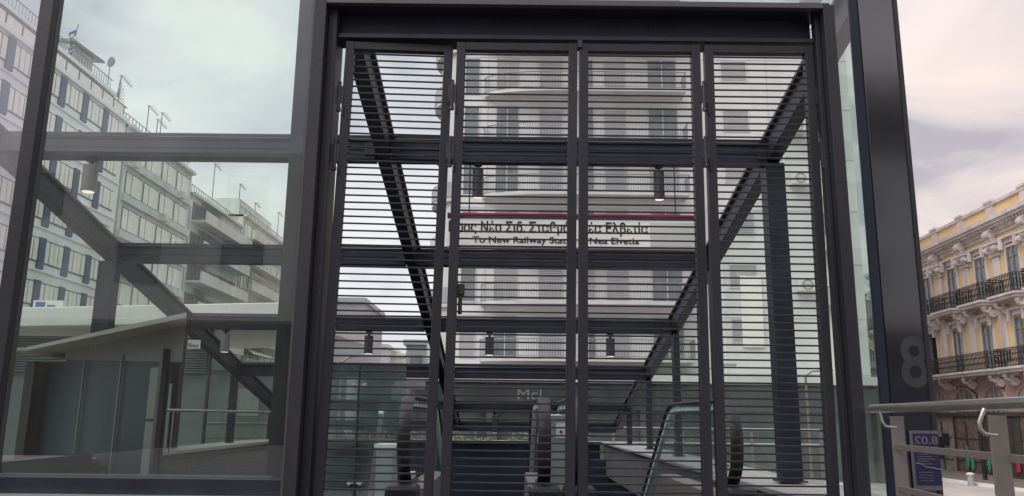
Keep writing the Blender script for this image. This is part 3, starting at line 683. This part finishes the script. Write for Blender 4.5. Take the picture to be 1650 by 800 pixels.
for p in PIL:
    wd = .35
    pr_ = MB(); yb_box(pr_, p-wd, p+wd, 0, .14, 8.3, 10.7); yb_box(pr_, p-wd-.08, p+wd+.08, 0, .28, 8.1, 8.3)
    pl = pr_.build('pilaster', 'trim', yb, False, .03)
    m = MB()                                        # leafy capital: abacus, volutes, two leaf rings
    yb_box(m, p-.72, p+.72, 0, .46, 11.42, 11.55); yb_box(m, p-.62, p+.62, 0, .38, 11.25, 11.419)
    for s_ in (-1, 1):
        for rr_, oz in ((.17, 11.12), (.09, 11.12)): m.tube([(p+s_*.56, sgn*.1, oz+2.4), (p+s_*.56, sgn*(.5 if rr_ > .1 else .56), oz+2.4)], rr_, 10)
    for row, (zb, nn) in enumerate(((10.72, 5), (10.98, 4))):
        for j in range(nn):
            uu = p - wd + (j+.5)*2*wd/nn
            m.add([(uu-.12, sgn*.2, zb+2.4), (uu+.12, sgn*.2, zb+2.4), (uu+.09, sgn*.30, zb+.2+2.4), (uu-.09, sgn*.30, zb+.2+2.4), (uu, sgn*.44, zb+.30+2.4)], [(0,1,2,3), (3,2,4), (0,3,4), (1,2,4)])
    yb_box(m, p-.5, p+.5, 0, .24, 10.7, 11.25); m.build('capital', 'trim', pl)
    m = MB(); yb_box(m, p-wd, p+wd, 0, .12, 4.35, 7.9); yb_box(m, p-wd-.1, p+wd+.1, 0, .26, 4.05, 4.35); yb_box(m, p-wd-.06, p+wd+.06, 0, .24, 7.6, 7.8); m.build('pilaster', 'trim', yb, False, .03)
    m = MB()                                        # scroll bracket under the cornice
    for zc, rr_, nn_ in ((12.05, .26, .36), (11.72, .18, .24)): m.tube([(p-.3, sgn*nn_, zc+2.4), (p+.3, sgn*nn_, zc+2.4)], rr_, 12)
    yb_box(m, p-.36, p+.36, 0, .5, 12.2, 12.33); yb_box(m, p-.22, p+.22, 0, .3, 11.6, 12.1); m.build('scroll_bracket', 'trim', yb)
m = MB(); yb_box(m, U0, U1, 0, .16, 11.56, 11.62); yb_box(m, U0, U1, 0, .12, 7.92, 8.08); yb_box(m, U0, U1, -.02, .3, 3.8, 4.0); yb_box(m, U0, U1, 0, .1, 11.0, 11.12); m.build('string_course', 'trim', yb)
def french_window(u, z0, h, dark=False, parent=yb):
    m = MB(); w_ = .62
    yb_box(m, u-w_-.18, u-w_, 0, .10, z0, z0+h+.1); yb_box(m, u+w_, u+w_+.18, 0, .10, z0, z0+h+.1); yb_box(m, u-w_-.2, u+w_+.2, 0, .12, z0+h+.1, z0+h+.38)
    yb_box(m, u-w_-.42, u+w_+.34, 0, .30, z0+h+.385, z0+h+.52)
    for s_ in (-1, 1): yb_box(m, u+s_*(w_+.16)-.1, u+s_*(w_+.16)+.1, .2, .36, z0+h-.25, z0+h+.38)
    o = m.build('window', 'trim', parent)
    m = MB(); yb_box(m, u-w_, u+w_, .004, .03, z0, z0+h); m.build('pane', 'black' if dark else 'wglass', o)
    m = MB()
    for a_, b__ in ((-w_, -w_+.12), (-.07, .07), (w_-.12, w_)): yb_box(m, u+a_, u+b__, .03, .09, z0, z0+h)
    for zz in (z0+.0, z0+h*.33, z0+h*.74, z0+h-.12): yb_box(m, u-w_+.12, u+w_-.12, .031, .08, zz, zz+.09)
    if dark:
        m = MB(); yb_box(m, u-w_, u-w_+.5, .03, .5, z0, z0+h)
    m.build('sash', 'door', o)
def iron_rail(m, pts, z0, h):
    for i in range(len(pts)-1):
        a_, c_ = Vector((pts[i][0], sgn*pts[i][1], 0)), Vector((pts[i+1][0], sgn*pts[i+1][1], 0)); ln = (c_-a_).length; n = max(2, int(ln/.16))
        for zz in (.06, .3, h-.12, h): m.bar(a_+Vector((0, 0, z0+zz+2.4)), c_+Vector((0, 0, z0+zz+2.4)), .04, .035)
        for j in range(n+1):
            q = a_.lerp(c_, j/n); m.box(q.x-.016, q.x+.016, q.y-.016, q.y+.016, z0+2.4, z0+h+2.4)
            if j < n:
                q2 = a_.lerp(c_, (j+.5)/n); dirv = (c_-a_).normalized()
                cz = z0+2.4+h*.52
                m.tube([q2 + dirv*math.cos(t)*.065 + Vector((0, 0, cz+math.sin(t)*.19)) for t in [i_/8*2*math.pi for i_ in range(9)]], .014, 4)
def balcony(ua, ub, z, dep, th=.22, brk=()):
    m = MB(); yb_box(m, ua, ub, 0, dep, z-th*.45, z); yb_box(m, ua+.1, ub-.1, 0, dep-.12, z-th, z-th*.46)
    o = m.build('balcony', 'trim', yb)
    m = MB(); iron_rail(m, [(ua+.06, .05), (ua+.06, dep-.07), (ub-.06, dep-.07), (ub-.06, .05)], z, 1.05); m.build('railing', 'iron', o)
    for u in brk:
        m = MB()
        for n_, zz, rr_ in ((dep-.42, z-th-.16, .17), (dep*.5, z-th-.26, .22), (.22, z-th-.5, .24)): m.tube([(u-.16, sgn*n_, zz+2.4), (u+.16, sgn*n_, zz+2.4)], rr_, 12)
        yb_box(m, u-.13, u+.13, 0, dep-.25, z-th-.16, z-th-.002); m.build('scroll_console', 'trim', o)
for p in WIN:
    french_window(p, 8.2, 2.95)
    balcony(p-1.5, p+1.5, 8.15, 1.05, .3, (p-1.15, p+1.15))
for i, p in enumerate(WIN):
    french_window(p, 4.05, 2.85, dark=(i == 3))
for ua, ub in ((WIN[3]-1.8, WIN[5]+1.62), (WIN[1]-1.7, WIN[2]+1.7), (WIN[6]-1.5, WIN[6]+1.7), (WIN[7]-1.5, WIN[8]+1.7)):
    n = 4 if ub-ua > 4 else 2
    balcony(ua, ub, 4.0, 1.05, .3, [ua+.5+(ub-ua-1.0)*j/(n-1) for j in range(n)])
for p in WIN:                                       # mezzanine arches
    pts = [(-1.3, .0)] + [(-1.3*math.cos(t), .55+1.0*math.sin(t)) for t in [i_/12*math.pi for i_ in range(13)]] + [(1.3, .0)]
    m = MB(); n = len(pts); vs = [(p+a_, sgn*.0, b__+1.45+2.4) for a_, b__ in pts] + [(p+a_, sgn*.015, b__+1.45+2.4) for a_, b__ in pts]
    m.add(vs, [list(range(n))[::-1], list(range(n, 2*n))] + [(i_, (i_+1) % n, n+(i_+1) % n, n+i_) for i_ in range(n)])
    o = m.build('arched_window', 'wglass', yb)
    m = MB(); m.tube([(p+a_*1.05, sgn*.03, b__*1.04+1.45+2.4) for a_, b__ in pts[1:-1]], .09, 6)
    yb_box(m, p-.05, p+.05, .016, .07, 1.5, 3.0); yb_box(m, p+.55, p+.62, .016, .06, 1.5, 2.9); yb_box(m, p-.62, p-.55, .016, .06, 1.5, 2.9); m.build('arch_trim', 'pink', o)
m = MB(); yb_box(m, U0, U1, 0, .2, 1.25, 1.48); m.build('shop_cornice', 'shop', yb)
sp = []
mats_ = ['shopb', 'pale', 'shop', 'shopb', 'shop', 'shopb', 'shop']
uu = -14.5; i = 0
segs = [(-14.5, -9.2, 'shop'), (-9.0, -6.7, 'shopb'), (-6.5, -3.8, 'pale'), (-3.3, -.1, 'shopb'), (-.1, 1.0, 'shop'), (1.1, 2.9, 'shopb'), (3.0, 4.4, 'shop'), (4.6, 6.6, 'shopb'), (6.8, 9.8, 'shop'), (10, 13, 'shopb'), (13.2, 16.5, 'shop')]
for ua, ub, mm in segs:
    m = MB(); yb_box(m, ua, ub, -.015, .06, -3.1, .9 if mm == 'pale' else 1.24); o = m.build('shop_bay', mm, yb)
    m = MB()
    for zz in (-1.6, -.2): yb_box(m, ua+.1, ub-.1, .062, .09, zz, zz+.05)
    yb_box(m, ua, ua+.12, .06, .16, -3.1, 1.2); yb_box(m, (ua+ub)/2-.05, (ua+ub)/2+.05, .06, .12, -3.1, .9); m.build('shop_frame', 'shop', o)
m = MB(); yb_box(m, -6.4, -5.3, .10, .13, -1.5, -.2); yb_box(m, -5.1, -4.2, .10, .13, -.7, .1); m.build('shop_opening', 'black', yb)
random.seed(5)
m = MB()
for (uc, zc, sx_, sz_) in ((-1.7, -1.4, .32, .8), (-1.1, -1.7, .28, .6), (1.5, -1.5, .35, .75), (2.0, -1.2, .25, .6), (-2.3, -1.1, .2, .5), (.9, -1.7, .25, .45)):
    n = 14; vs = []
    for j in range(n):
        t = j/n*2*math.pi; k_ = random.uniform(.6, 1.15); vs.append((uc+math.cos(t)*sx_*k_, sgn*.172, zc+math.sin(t)*sz_*k_+2.4))
    MB().add(vs, [list(range(n))]).build('graffiti', 'teal', yb, label='teal sprayed blob of graffiti')

m = MB(); yb_box(m, 2.2, 2.6, .17, .18, -.6, -.2); yb_box(m, 4.0, 4.4, .17, .18, -1.9, -1.0); m.build('red_sticker', 'redp', yb)
# pavement and kerb in front of it
pv = MB(); yy_ = list(range(24, 80, 4))
for a_, b__ in zip(yy_[:-1], yy_[1:]):
    q = [(NX0-.063*(y-52)*1-5.2+o_, y) for y in (a_, b__) for o_ in (0, 5.3)]
    pv.add([(x, y, gz(x, y)+.12) for x, y in (q[0], q[1], q[3], q[2])], [(0, 1, 2, 3)])
struct(pv.build('pavement', 'pave', fix=False))
pv = MB()
for a_, b__ in zip(yy_[:-1], yy_[1:]):
    pa = Vector((NX0-.063*(a_-52)-5.35, a_, gz(26, 50)+.07)); pb = Vector((NX0-.063*(b__-52)-5.35, b__, gz(26, 50)+.07)); pv.bar(pa, pb, .3, .16)
struct(pv.build('kerb', 'white'))
b0 = at(1565, 782, 44)
bo = thing('bollard', 'short grey bollard on the pavement before the graffitied shops', 'bollard', (b0.x, 44, -2.4))
MB().tube([(0, 0, 0), (0, 0, .55)], .16, 14).build('post', 'wing', bo, smooth=True); MB().tube([(0, 0, .55), (0, 0, .62), (0, 0, .68)], .2, 14, rs=[.2, .21, .1]).build('cap', 'acbody', bo, smooth=True)
b0 = at(1574, 640, 47)
sp_ = thing('street_lamp', 'dark thin lamp post in front of the ochre building', 'street lamp', (b0.x, 47, -2.4))
MB().tube([(0, 0, 0), (0, 0, .9), (0, 0, 4.9)], .06, 10, rs=[.13, .07, .05]).build('pole', 'iron', sp_, smooth=True)
MB().tube([(0, 0, 4.9), (-.5, 0, 5.25), (-1.2, 0, 5.3)], .04, 6).build('arm', 'iron', sp_); MB().tube([(-1.2, 0, 5.3), (-1.2, 0, 5.1)], .2, 10, rs=[.06, .2]).build('lantern', 'iron', sp_)

# ------------------------------------------------------------------ street on the left
LX = -31.0
def lw(name, w_, h_, strips, m_):
    f = MB(); f.box(-.0, .03, -w_/2-.06, w_/2+.06, -.06, h_+.06); o = f.build(name, 'winrec', None)
    m = MB(); n = strips; s_ = w_/n
    for j in range(n): m.box(.031, .06+.03*(j % 2), -w_/2+j*s_+.06, -w_/2+(j+1)*s_-.04, .04, h_-.04)
    m.build('curtain', m_, o)
    return o
def placed(o, parent, y, z, x=LX):
    o.location = Vector((x, y, z)) - parent.location; o.parent = parent; return o
b1 = thing('office_building', 'white office block with blue strips between its windows, at the far left', 'building', (LX, 50, -2.4))
MB().box(LX-14, LX, 26, 61.2, -2.4, 23.5).build('wall', 'lwall', b1, True)
MB().box(LX-12, LX+.25, 26, 61.4, 23.504, 23.85).build('roof_fascia', 'lwall', b1, True)
w0 = lw('window', 2.15, 1.5, 4, 'curt'); k0 = True
m5 = MB().box(LX+.0, LX+.12, 0, .72, 0, 1.9)
for r_ in range(8):
    z = 21.75-2.82*r_
    MB().box(LX, LX+.10, 27, 61.15, z-.62, z-.50).build('ledge', 'lwall', b1, True)
    for j in range(11):
        y = 59.4-2.95*j
        if y < 30: continue
        o = w0 if k0 else copy_tree(w0, b1); k0 = False; placed(o, b1, y, z)
for r_ in range(8):
    z = 21.75-2.82*r_
    if r_ > 6: break
    for j in range(10):
        y = 59.4-2.95*j-1.48
        MB().box(LX+.004, LX+.15, y-.34, y+.34, z-.45, z+1.62).build('blue_strip', 'bluep', b1, True)
# set back penthouse with terrace rails
MB().box(LX-10, LX-1.6, 30, 58.5, 23.85, 24.95).build('penthouse', 'lconc', b1, True)
MB().box(LX-9, LX+.05, 30, 59.2, 24.955, 25.25).build('penthouse_roof', 'lwall', b1, True)
m = MB()
for j in range(19): m.box(LX-.04, LX+.04, 30+j*1.7, 30.1+j*1.7, 23.852, 24.72)
m.box(LX-.05, LX+.05, 28, 61.1, 24.722, 24.79); m.build('terrace_rail', 'winrec', b1, True)
m = MB()
for j in range(18): m.box(LX-.02, LX+.02, 30.14+j*1.7, 31.66+j*1.7, 23.90, 24.68)
m.build('terrace_panel', 'curt', b1, True)
MB().box(LX-4.5, LX-.7, 53.6, 56.6, 25.252, 27.0).build('roof_hut', 'lbrown', b1, True)
MB().hexa([(LX-5, 53.0, 26.9), (LX-.2, 53.0, 26.6), (LX-.2, 57.4, 26.9), (LX-5, 57.4, 27.2), (LX-5, 53.0, 27.05), (LX-.2, 53.0, 26.75), (LX-.2, 57.4, 27.05), (LX-5, 57.4, 27.35)]).build('hut_roof', 'winrec', b1, True)
m = MB()
for j in range(66): m.box(LX-.32, LX-.29, 36+j*.35, 36.03+j*.35, 25.25, 26.2)
for zz in (25.4, 26.2): m.bar((LX-.3, 36, zz), (LX-.3, 59.0, zz), .05, .05)
m.build('roof_railing', 'winrec', b1, True)
m = MB()
for k in range(9): t = k/8*math.pi/2; m.bar((LX+.0, 59.3, 25.0), (LX+.0, 59.3+1.3*math.cos(t), 25.0+1.5*math.sin(t)), .04, .04)
m.build('fan_grille', 'winrec', b1, True)
a = at(56, 500, 36); 
sb = thing('shop_board', 'white board with blue emblem at the foot of the office block', 'sign', (-20.8, 34, 3.5))
p1 = at(54, 486, 34); p2 = at(100, 500, 34)
MB().box(p1.x, p2.x, 34, 34.1, p2.z, p1.z+.05).build('board', 'white', sb, True)
m = MB(); m.prism([(p1.x+.12, 33.96), (p1.x+.5, 33.96), (p1.x+.5, 33.985), (p1.x+.12, 33.985)], p2.z+.08, p1.z-.02); m.box(p1.x+.62, p1.x+.95, 33.96, 33.985, p2.z+.05, p2.z+.2); m.build('blue_emblem', 'bluesign', sb, True)
# greek flag
f0 = atX(113, 84, -31.6)
fl = thing('flag', 'small blue and white striped flag on the office roof terrace', 'flag', f0)
MB().tube([(0, 0, -1.2), (0, .55, 2.4)], .05, 6).build('pole', 'winrec', fl)
fm = MB(); n = 9
def fp(s_, t_): return Vector((.15*math.sin(s_*7+t_*2), .5-1.0*s_-.35*t_+.12*math.sin(t_*4), 2.2-2.3*t_-1.2*s_))
for r_ in range(9):
    for c_ in range(8):
        can_ = (c_ < 3 and r_ < 5); cross = can_ and (r_ == 2 or c_ == 1)
        fm.m = 1 if (cross or (not can_ and r_ % 2 == 1)) else 0
        fm.add([fp(c_/8, r_/9), fp((c_+1)/8, r_/9), fp((c_+1)/8, (r_+1)/9), fp(c_/8, (r_+1)/9)], [(0,1,2,3)])
fm.build('cloth', ['bluesign', 'curt'], fl, fix=False)

def ribbon_block(y0, y1, zt, floors, label, wallm, curtm, style):
    b = thing('apartment_block', label, 'building', (LX, (y0+y1)/2, -2.4))
    MB().box(LX-13, LX, y0, y1, -2.4, zt).build('wall', wallm, b, True)
    MB().box(LX-13, LX+.4, y0, y1, zt-.25, zt+.02).build('roof_slab', wallm, b, True)
    protoW = None; n = max(2, int((y1-y0)/2.7)); pit = (y1-y0-.8)/n
    for f in range(floors):
        z = zt-2.6-f*2.95
        if style == 'ribbon':
            MB().box(LX, LX+.25, y0+.1, y1-.1, z-.75, z-.12).build('spandrel', wallm, b, True)
            for j in range(n):
                if random.random() < .5:
                    MB().box(LX+.25, LX+.75, y0+.6+j*pit, y0+1.3+j*pit, z-.75, z-.15).build('cooling_unit', 'acbody', b, True)
        else:
            cw_ = 1.5
            s_ = MB(); s_.box(LX, LX+cw_, y0+.4, y1-.4, z-.25, z-.05); o = s_.build('balcony', wallm, b, True)
            if f % 2 == 0 or style == 'mix': MB().box(LX+cw_-.12, LX+cw_, y0+.4, y1-.4, z-.05, z+.85).build('parapet', 'lbrown', o, True)
            else:
                m = MB(); m.bar((LX+cw_-.06, y0+.4, z+.9), (LX+cw_-.06, y1-.4, z+.9), .06, .06)
                for j in range(int((y1-y0)/.5)): m.box(LX+cw_-.08, LX+cw_-.04, y0+.5+j*.5, y0+.56+j*.5, z-.05, z+.9)
                m.build('railing', 'curt', o, True)
            if random.random() < .75:
                aw0 = y0+.8+random.random()*3; ln = random.uniform(2.5, (y1-y0)*.6)
                m = MB(); m.add([(LX+.1, aw0, z+2.5), (LX+.1, aw0+ln, z+2.5), (LX+cw_+.2, aw0+ln, z+1.5), (LX+cw_+.2, aw0, z+1.5)], [(0,1,2,3)]); m.build('awning', random.choice(['awn', 'lbrown', 'awn', 'curt']), b, True, fix=False)
        for j in range(n):
            if protoW is None: protoW = lw('window', pit-.35, 1.75, 3, curtm); o = protoW
            else: o = copy_tree(protoW, b)
            placed(o, b, y0+.4+pit*(j+.5), z)
    m = MB()
    for j in range(int((y1-y0)/.6)): m.box(LX-.4, LX-.35, y0+.2+j*.6, y0+.25+j*.6, zt, zt+1.0)
    m.bar((LX-.37, y0, zt+1.0), (LX-.37, y1, zt+1.0), .05, .05); m.build('roof_railing', 'winrec', b, True)
    return b
random.seed(11)
ribbon_block(61.6, 75, 23.6, 8, 'grey flat-roofed block with ribbon windows next to the office block', 'lconc', 'curt', 'ribbon')
ribbon_block(75.3, 90, 21.8, 7, 'sandy block with deep balconies and awnings, third from the left', 'lconc', 'winrec', 'mix')
b4 = ribbon_block(90.4, 108, 23.4, 8, 'block with glazed penthouse beyond the sandy balconies', 'lbrown', 'curt', 'balc')
MB().box(LX-9, LX-1.5, 93, 106, 23.5, 26).build('penthouse', 'lconc', b4, True)
m = MB()
for j in range(7): m.box(LX-1.49, LX-1.4, 93.5+j*1.8, 94.7+j*1.8, 23.9, 25.4)
m.build('penthouse_glazing', 'curt', b4, True)
ribbon_block(108.5, 130, 22.5, 8, 'pale far block at the end of the left street', 'lconc', 'winrec', 'mix')
ribbon_block(131, 170, 20.0, 7, 'farthest pale block closing the left street', 'lwall', 'winrec', 'balc')
# antennas
def antenna(px, py0, py1, X, label, dish=False):
    a_ = atX(px, py1, X); t_ = atX(px, py0, X); h_ = t_.z-a_.z
    r_ = thing('rooftop_antenna', label, 'antenna', a_, 0, 'rooftop antennas')
    MB().tube([(0, 0, -2.5), (0, 0, h_)], .05, 5).build('mast', 'winrec', r_)
    m = MB(); m.bar((0, 0, h_), (0, 2.0, h_-.3), .04, .04)
    for k_ in range(6): m.bar((-.35+k_*.03, .2+k_*.34, h_-.04*k_), (.35-k_*.03, .2+k_*.34, h_-.04*k_), .03, .03)
    for k_ in range(4): m.bar((0, .3+k_*.4, h_-.35), (0, .3+k_*.4, h_+.25), .03, .03)
    m.build('aerial', 'winrec', r_)
for args in ((192, 118, 152, -33.5, 'tall rooftop antenna beside the penthouse terrace'), (237, 167, 200, -35, 'rooftop antenna, nearest the end of the office block'), (258, 178, 215, -36, 'taller of the paired masts on the grey ribbon block'),
             (252, 190, 215, -34, 'shorter of the paired masts on the grey ribbon block'), (345, 262, 285, -34, 'antenna above the sandy balconies under the steel beam'), (385, 294, 325, -34, 'antenna left of the glazed penthouse'), (410, 325, 350, -34, 'antenna above the glazed penthouse'),
             (447, 340, 375, -34, 'farthest antenna at the end of the left row')): antenna(*args)
d0 = atX(178, 100, -33)
ds = thing('satellite_dish', 'small dark satellite dish beside the roof hut', 'satellite dish', d0)
MB().tube([(0, 0, 0), (.06, .1, 0), (.1, .2, 0)], .5, 14, rs=[.45, .4, .1]).build('dish', 'winrec', ds); MB().tube([(0, 0, 0), (0, 0, -2)], .04, 5).build('mast', 'winrec', ds)
# pale neighbouring canopy seen through the left pane
cp = thing('neighbour_canopy', 'long pale glass canopy low behind the left pane', 'canopy', (-7.5, 16, -1))
a = at(-40, 503, 16); b = at(480, 487, 16); c = at(480, 524, 16); d = at(-40, 536, 16)
MB().hexa([(a.x-4, 16, d.z), (c.x, 16, c.z+.05), (c.x, 24, c.z+.25), (a.x-4, 24, d.z+.2), (a.x-4, 16, a.z-.05), (c.x, 16, b.z), (c.x, 24, b.z+.2), (a.x-4, 24, a.z+.15)]).build('roof', 'canopyw', cp, True, .02)
m = MB()
for k in range(14): m.box(a.x-4, -6.1, 16.3, 16.36, d.z-.08-k*.05, d.z-.055-k*.05)
m.build('louvre_screen', 'louvre', cp, True)
MB().box(a.x-4, -6.1, 16.4, 16.5, -1.5, d.z-.02).build('back_panel', 'louvre', cp, True)
for x in (-10.4, -6.2, -4.35): MB().box(x-.06, x+.06, 16.6, 16.72, -1.4, c.z+.04).build('post', 'paint2', cp, True)

# ------------------------------------------------------------------ far blocks in the middle gap
def far_block(x0, x1, y, z1, label, wallm, wins=True, cat='building'):
    b = thing('distant_building', label, cat, ((x0+x1)/2, y, -2.4))
    MB().box(x0, x1, y, y+14, -2.4, z1).build('wall', wallm, b, True)
    MB().box(x0-.3, x1+.3, y-.3, y+14, z1+.003, z1+.5).build('roof_edge', wallm, b, True)
    if wins:
        nf = int((z1+1)/3.1); nc = max(1, int((x1-x0)/3))
        for f in range(nf):
            for c_ in range(nc):
                xx = x0+(c_+.5)*(x1-x0)/nc; zz = z1-2.5-f*3.1
                if zz > -1: MB().box(xx-.6, xx+.6, y-.06, y-.003, zz, zz+1.5).build('window', 'wglass', b, True)
    return b
a = at(520, 487, 90); b = at(586, 487, 90)
far_block(a.x, b.x, 90, a.z, 'plain grey block rising behind the leftmost gate leaf', 'wing', False)
a = at(586, 560, 120); b = at(622, 570, 120); far_block(a.x, b.x, 120, a.z, 'low pale building right of the plain grey block', 'wallg')
a = at(622, 575, 125); b = at(672, 578, 125); far_block(a.x, b.x, 125, a.z, 'farthest low building under the gap of sky', 'lbrown')
a = at(655, 556, 80); b = at(688, 556, 80); far_block(a.x, b.x, 80, a.z, 'narrow grey building beside the tower', 'wing')
a = at(1385, 545, 85); b = at(1470, 545, 85); far_block(a.x, b.x, 85, a.z, 'yellowish building seen through the narrow right pane', 'yell')
a = at(1360, 594, 60); b = at(1470, 594, 60); far_block(a.x, b.x, 60, a.z, 'grey corniced building low in the narrow right pane', 'wallg')
a = at(440, 600, 60); b = at(700, 600, 60); far_block(a.x, b.x-1, 62, 4.2, 'low dark arcade behind the glass screens', 'tealglass', True)

a = at(250, 596, 46); b = at(560, 596, 46)
far_block(a.x, b.x, 46, a.z, 'dark glazed low building behind the left side glass', 'tealglass')
# ------------------------------------------------------------------ street level odds and ends
def car(label, x, y, rz, body):
    z = gz(x, y); t_ = thing('parked_car', label, 'car', (x, y, z), rz, 'cars parked beyond the stairs')
    prof = [(-2.1, .32), (-2.12, .72), (-1.95, .88), (-1.45, .95), (-.95, 1.38), (-.2, 1.46), (.75, 1.42), (1.35, .98), (2.0, .82), (2.12, .6), (2.08, .32)]
    def ex(pf, wv, wt):
        m = MB(); n = len(pf); vs = []
        for s_ in (-1, 1):
            for a_, b__ in pf: vs.append((a_, s_*(wv if b__ < 1.0 else wt), b__))
        m.add(vs, [list(range(n))[::-1], list(range(n, 2*n))] + [(i_, (i_+1) % n, n+(i_+1) % n, n+i_) for i_ in range(n)]); return m
    ex(prof, .86, .64).build('body', body, t_, False, .05, smooth=True)
    gl = [(-1.38, .97), (-.95, 1.34), (-.2, 1.41), (.72, 1.37), (1.27, .98)]
    m = MB()
    for s_ in (-1, 1):
        vs = [(a_, s_*(.875 if b__ < 1 else .665), b__) for a_, b__ in gl]; m.add(vs, [list(range(5))])
    m.add([(-1.46, -.6, .97), (-1.46, .6, .97), (-1.0, .55, 1.37), (-1.0, -.55, 1.37)], [(0,1,2,3)]); m.add([(1.36, -.6, 1.0), (1.36, .6, 1.0), (.8, .55, 1.41), (.8, -.55, 1.41)], [(0,1,2,3)])
    m.build('glazing', 'wglass', t_, fix=False)
    for a_ in (-1.3, 1.3):
        for s_ in (-1, 1):
            o = MB().tube([(a_, s_*.74, .32), (a_, s_*.9, .32)], .32, 18).build('wheel', 'black', t_, smooth=True); MB().tube([(a_, s_*.9, .32), (a_, s_*.91, .32)], .2, 12).build('hub', 'spec', o)
    for s_ in (-1, 1): MB().box(-2.15, -2.0, s_*.55-.15, s_*.55+.15, .66, .8).build('tail_lamp', 'tail', t_); MB().box(2.0, 2.12, s_*.55-.15, s_*.55+.15, .6, .72).build('headlight', 'spec', t_)
    return t_
a = at(1215, 740, 26); car('silver parked car beyond the right kerb wall, left of the right post', a.x, 26, R(12), 'car')
a = at(1318, 740, 23); car('pale silver car beyond the right kerb wall, nearest the right jamb', a.x, 23, R(10), 'car')
a = at(1120, 740, 30); car('dark car beyond the right kerb wall, farthest along', a.x, 30, R(8), 'card')
a = at(360, 740, 24); car('dark car seen through the left side glass', a.x, 24, R(-5), 'card')
a = at(585, 700, 27); car('white car seen through the glass screens behind the leftmost leaf', a.x, 27, R(4), 'acbody')
a = at(800, 700, 33); car('dark car across the street beyond the end wall', a.x, 33, R(2), 'card')
k_ = thing('utility_cabinet', 'pale square utility cabinet behind the glass screen', 'cabinet', (-1.45, 9.4, -.6))
a = at(606, 722, 9.4); b = at(632, 800, 9.4)
MB().box(a.x, b.x, 9.4, 9.8, -1.2, a.z).build('body', 'wing', k_, True, .02); MB().box(a.x-.02, b.x+.02, 9.38, 9.82, a.z+.002, a.z+.04).build('lid', 'white', k_, True)
a = at(655, 618, 22); 
tp = thing('sign_post', 'brown T-shaped post beyond the glass screen', 'post', (a.x, 22, gz(a.x, 22)))
h_ = a.z-gz(a.x, 22); MB().box(-.12, .12, -.1, .1, 0, h_-.15).build('post', 'door', tp); MB().box(-.3, .5, -.1, .1, h_-.148, h_+.05).build('crossbar', 'door', tp)
# shelter and railings across the street
for (px, y, lab) in ((1140, 33, 'slim street pole behind the right escalator'), (548, 30, 'slim street pole at the left edge of the leftmost leaf'), (1300, 36, 'slim street pole right of the large right post')):
    p = at(px, 640, y); q = thing('street_pole', lab, 'pole', (p.x, y, gz(p.x, y))); MB().tube([(0, 0, 0), (0, 0, 3.2), (0, 0, 5.2)], .06, 8, rs=[.08, .06, .05]).build('shaft', 'steelp', q, smooth=True)
    MB().tube([(0, 0, 5.2), (.3, 0, 5.4), (.9, 0, 5.45)], .04, 6).build('arm', 'steelp', q); MB().box(.7, 1.2, -.12, .12, 5.4, 5.5).build('lamp_head', 'wing', q)
sr = thing('street_railing', 'long pale street railing across the road behind the stairs', 'railing', (0, 24, gz(0, 24)))
zb = gz(0, 24); m = MB().tube([(-9, 24, .60), (9, 24, .60)], .045, 8); m.tube([(-9, 24, .2), (9, 24, .2)], .03, 6); m.build('rail', 'wing', sr, True)
for k in range(10): MB().box(-9+k*2-.04, -9+k*2+.04, 23.96, 24.04, zb, .56).build('upright', 'steelp', sr, True)
# hedge of small leaves along the end wall
random.seed(21)
hp = thing('planter', 'concrete planter with dry yellow-green shrubs on the far end wall', 'planter', (-.9, 20.3, -.3))
MB().box(-4.2, 2.0, 20.0, 20.9, gz(0, 20)-.1, .18).build('trough', 'conc', hp, True)
m = MB()
for k in range(2600):
    x = random.uniform(-4.1, 1.95); y = random.uniform(20.02, 20.85); z = .16+random.random()**1.3*(.26+.12*math.sin(x*3.1)+.08*math.sin(x*7.7))
    a_ = Vector((random.uniform(-1, 1), random.uniform(-1, 1), random.uniform(-1, 1))).normalized()*.035; b_ = a_.orthogonal().normalized()*.018; c_ = Vector((x, y, z))
    m.add([c_-a_, c_+b_, c_+a_, c_-b_], [(0,1,2,3)])
m.build('foliage', 'hedge', hp, True, fix=False)

# ------------------------------------------------------------------ building added behind the viewer, its bands shaped for the reflections
rb = thing('reflected_building', 'unseen building added behind the viewer, dark shopfronts and concrete flats shaped for reflections in the front glass', 'building', (-6, -26, 0))
MB().box(-34, 26, -40, -26, 4.9, 12.8).build('wall', 'lconc', rb, True)
MB().box(-34, 26, -39, -26.6, -1, 4.88).build('shopfront', 'shop', rb, True)
MB().box(-34, 26, -40, -25.2, 4.881, 5.9).build('reflection_band', 'wallw', rb, True)
MB().box(9, 26, -39, -27.2, 12.81, 16.5).build('attic_storey', 'shop', rb, True)  # dark storey added only where the corner column reflects it
MB().box(8.6, 26.5, -40, -25.6, 16.5, 16.9).build('roof_slab', 'wallg', rb, True)
for f in range(2):
    for c_ in range(12):
        x = -32+c_*4.7; MB().box(x, x+1.9, -26, -25.9, 6.6+f*3.1, 8.6+f*3.1).build('window', 'wglass', rb, True)
pv = MB().box(-9, 8, -14, 4.8, -.02, .012); struct(pv.build('paving', 'conc'))  # unseen dark slab added to dim the ground's reflection in the glass
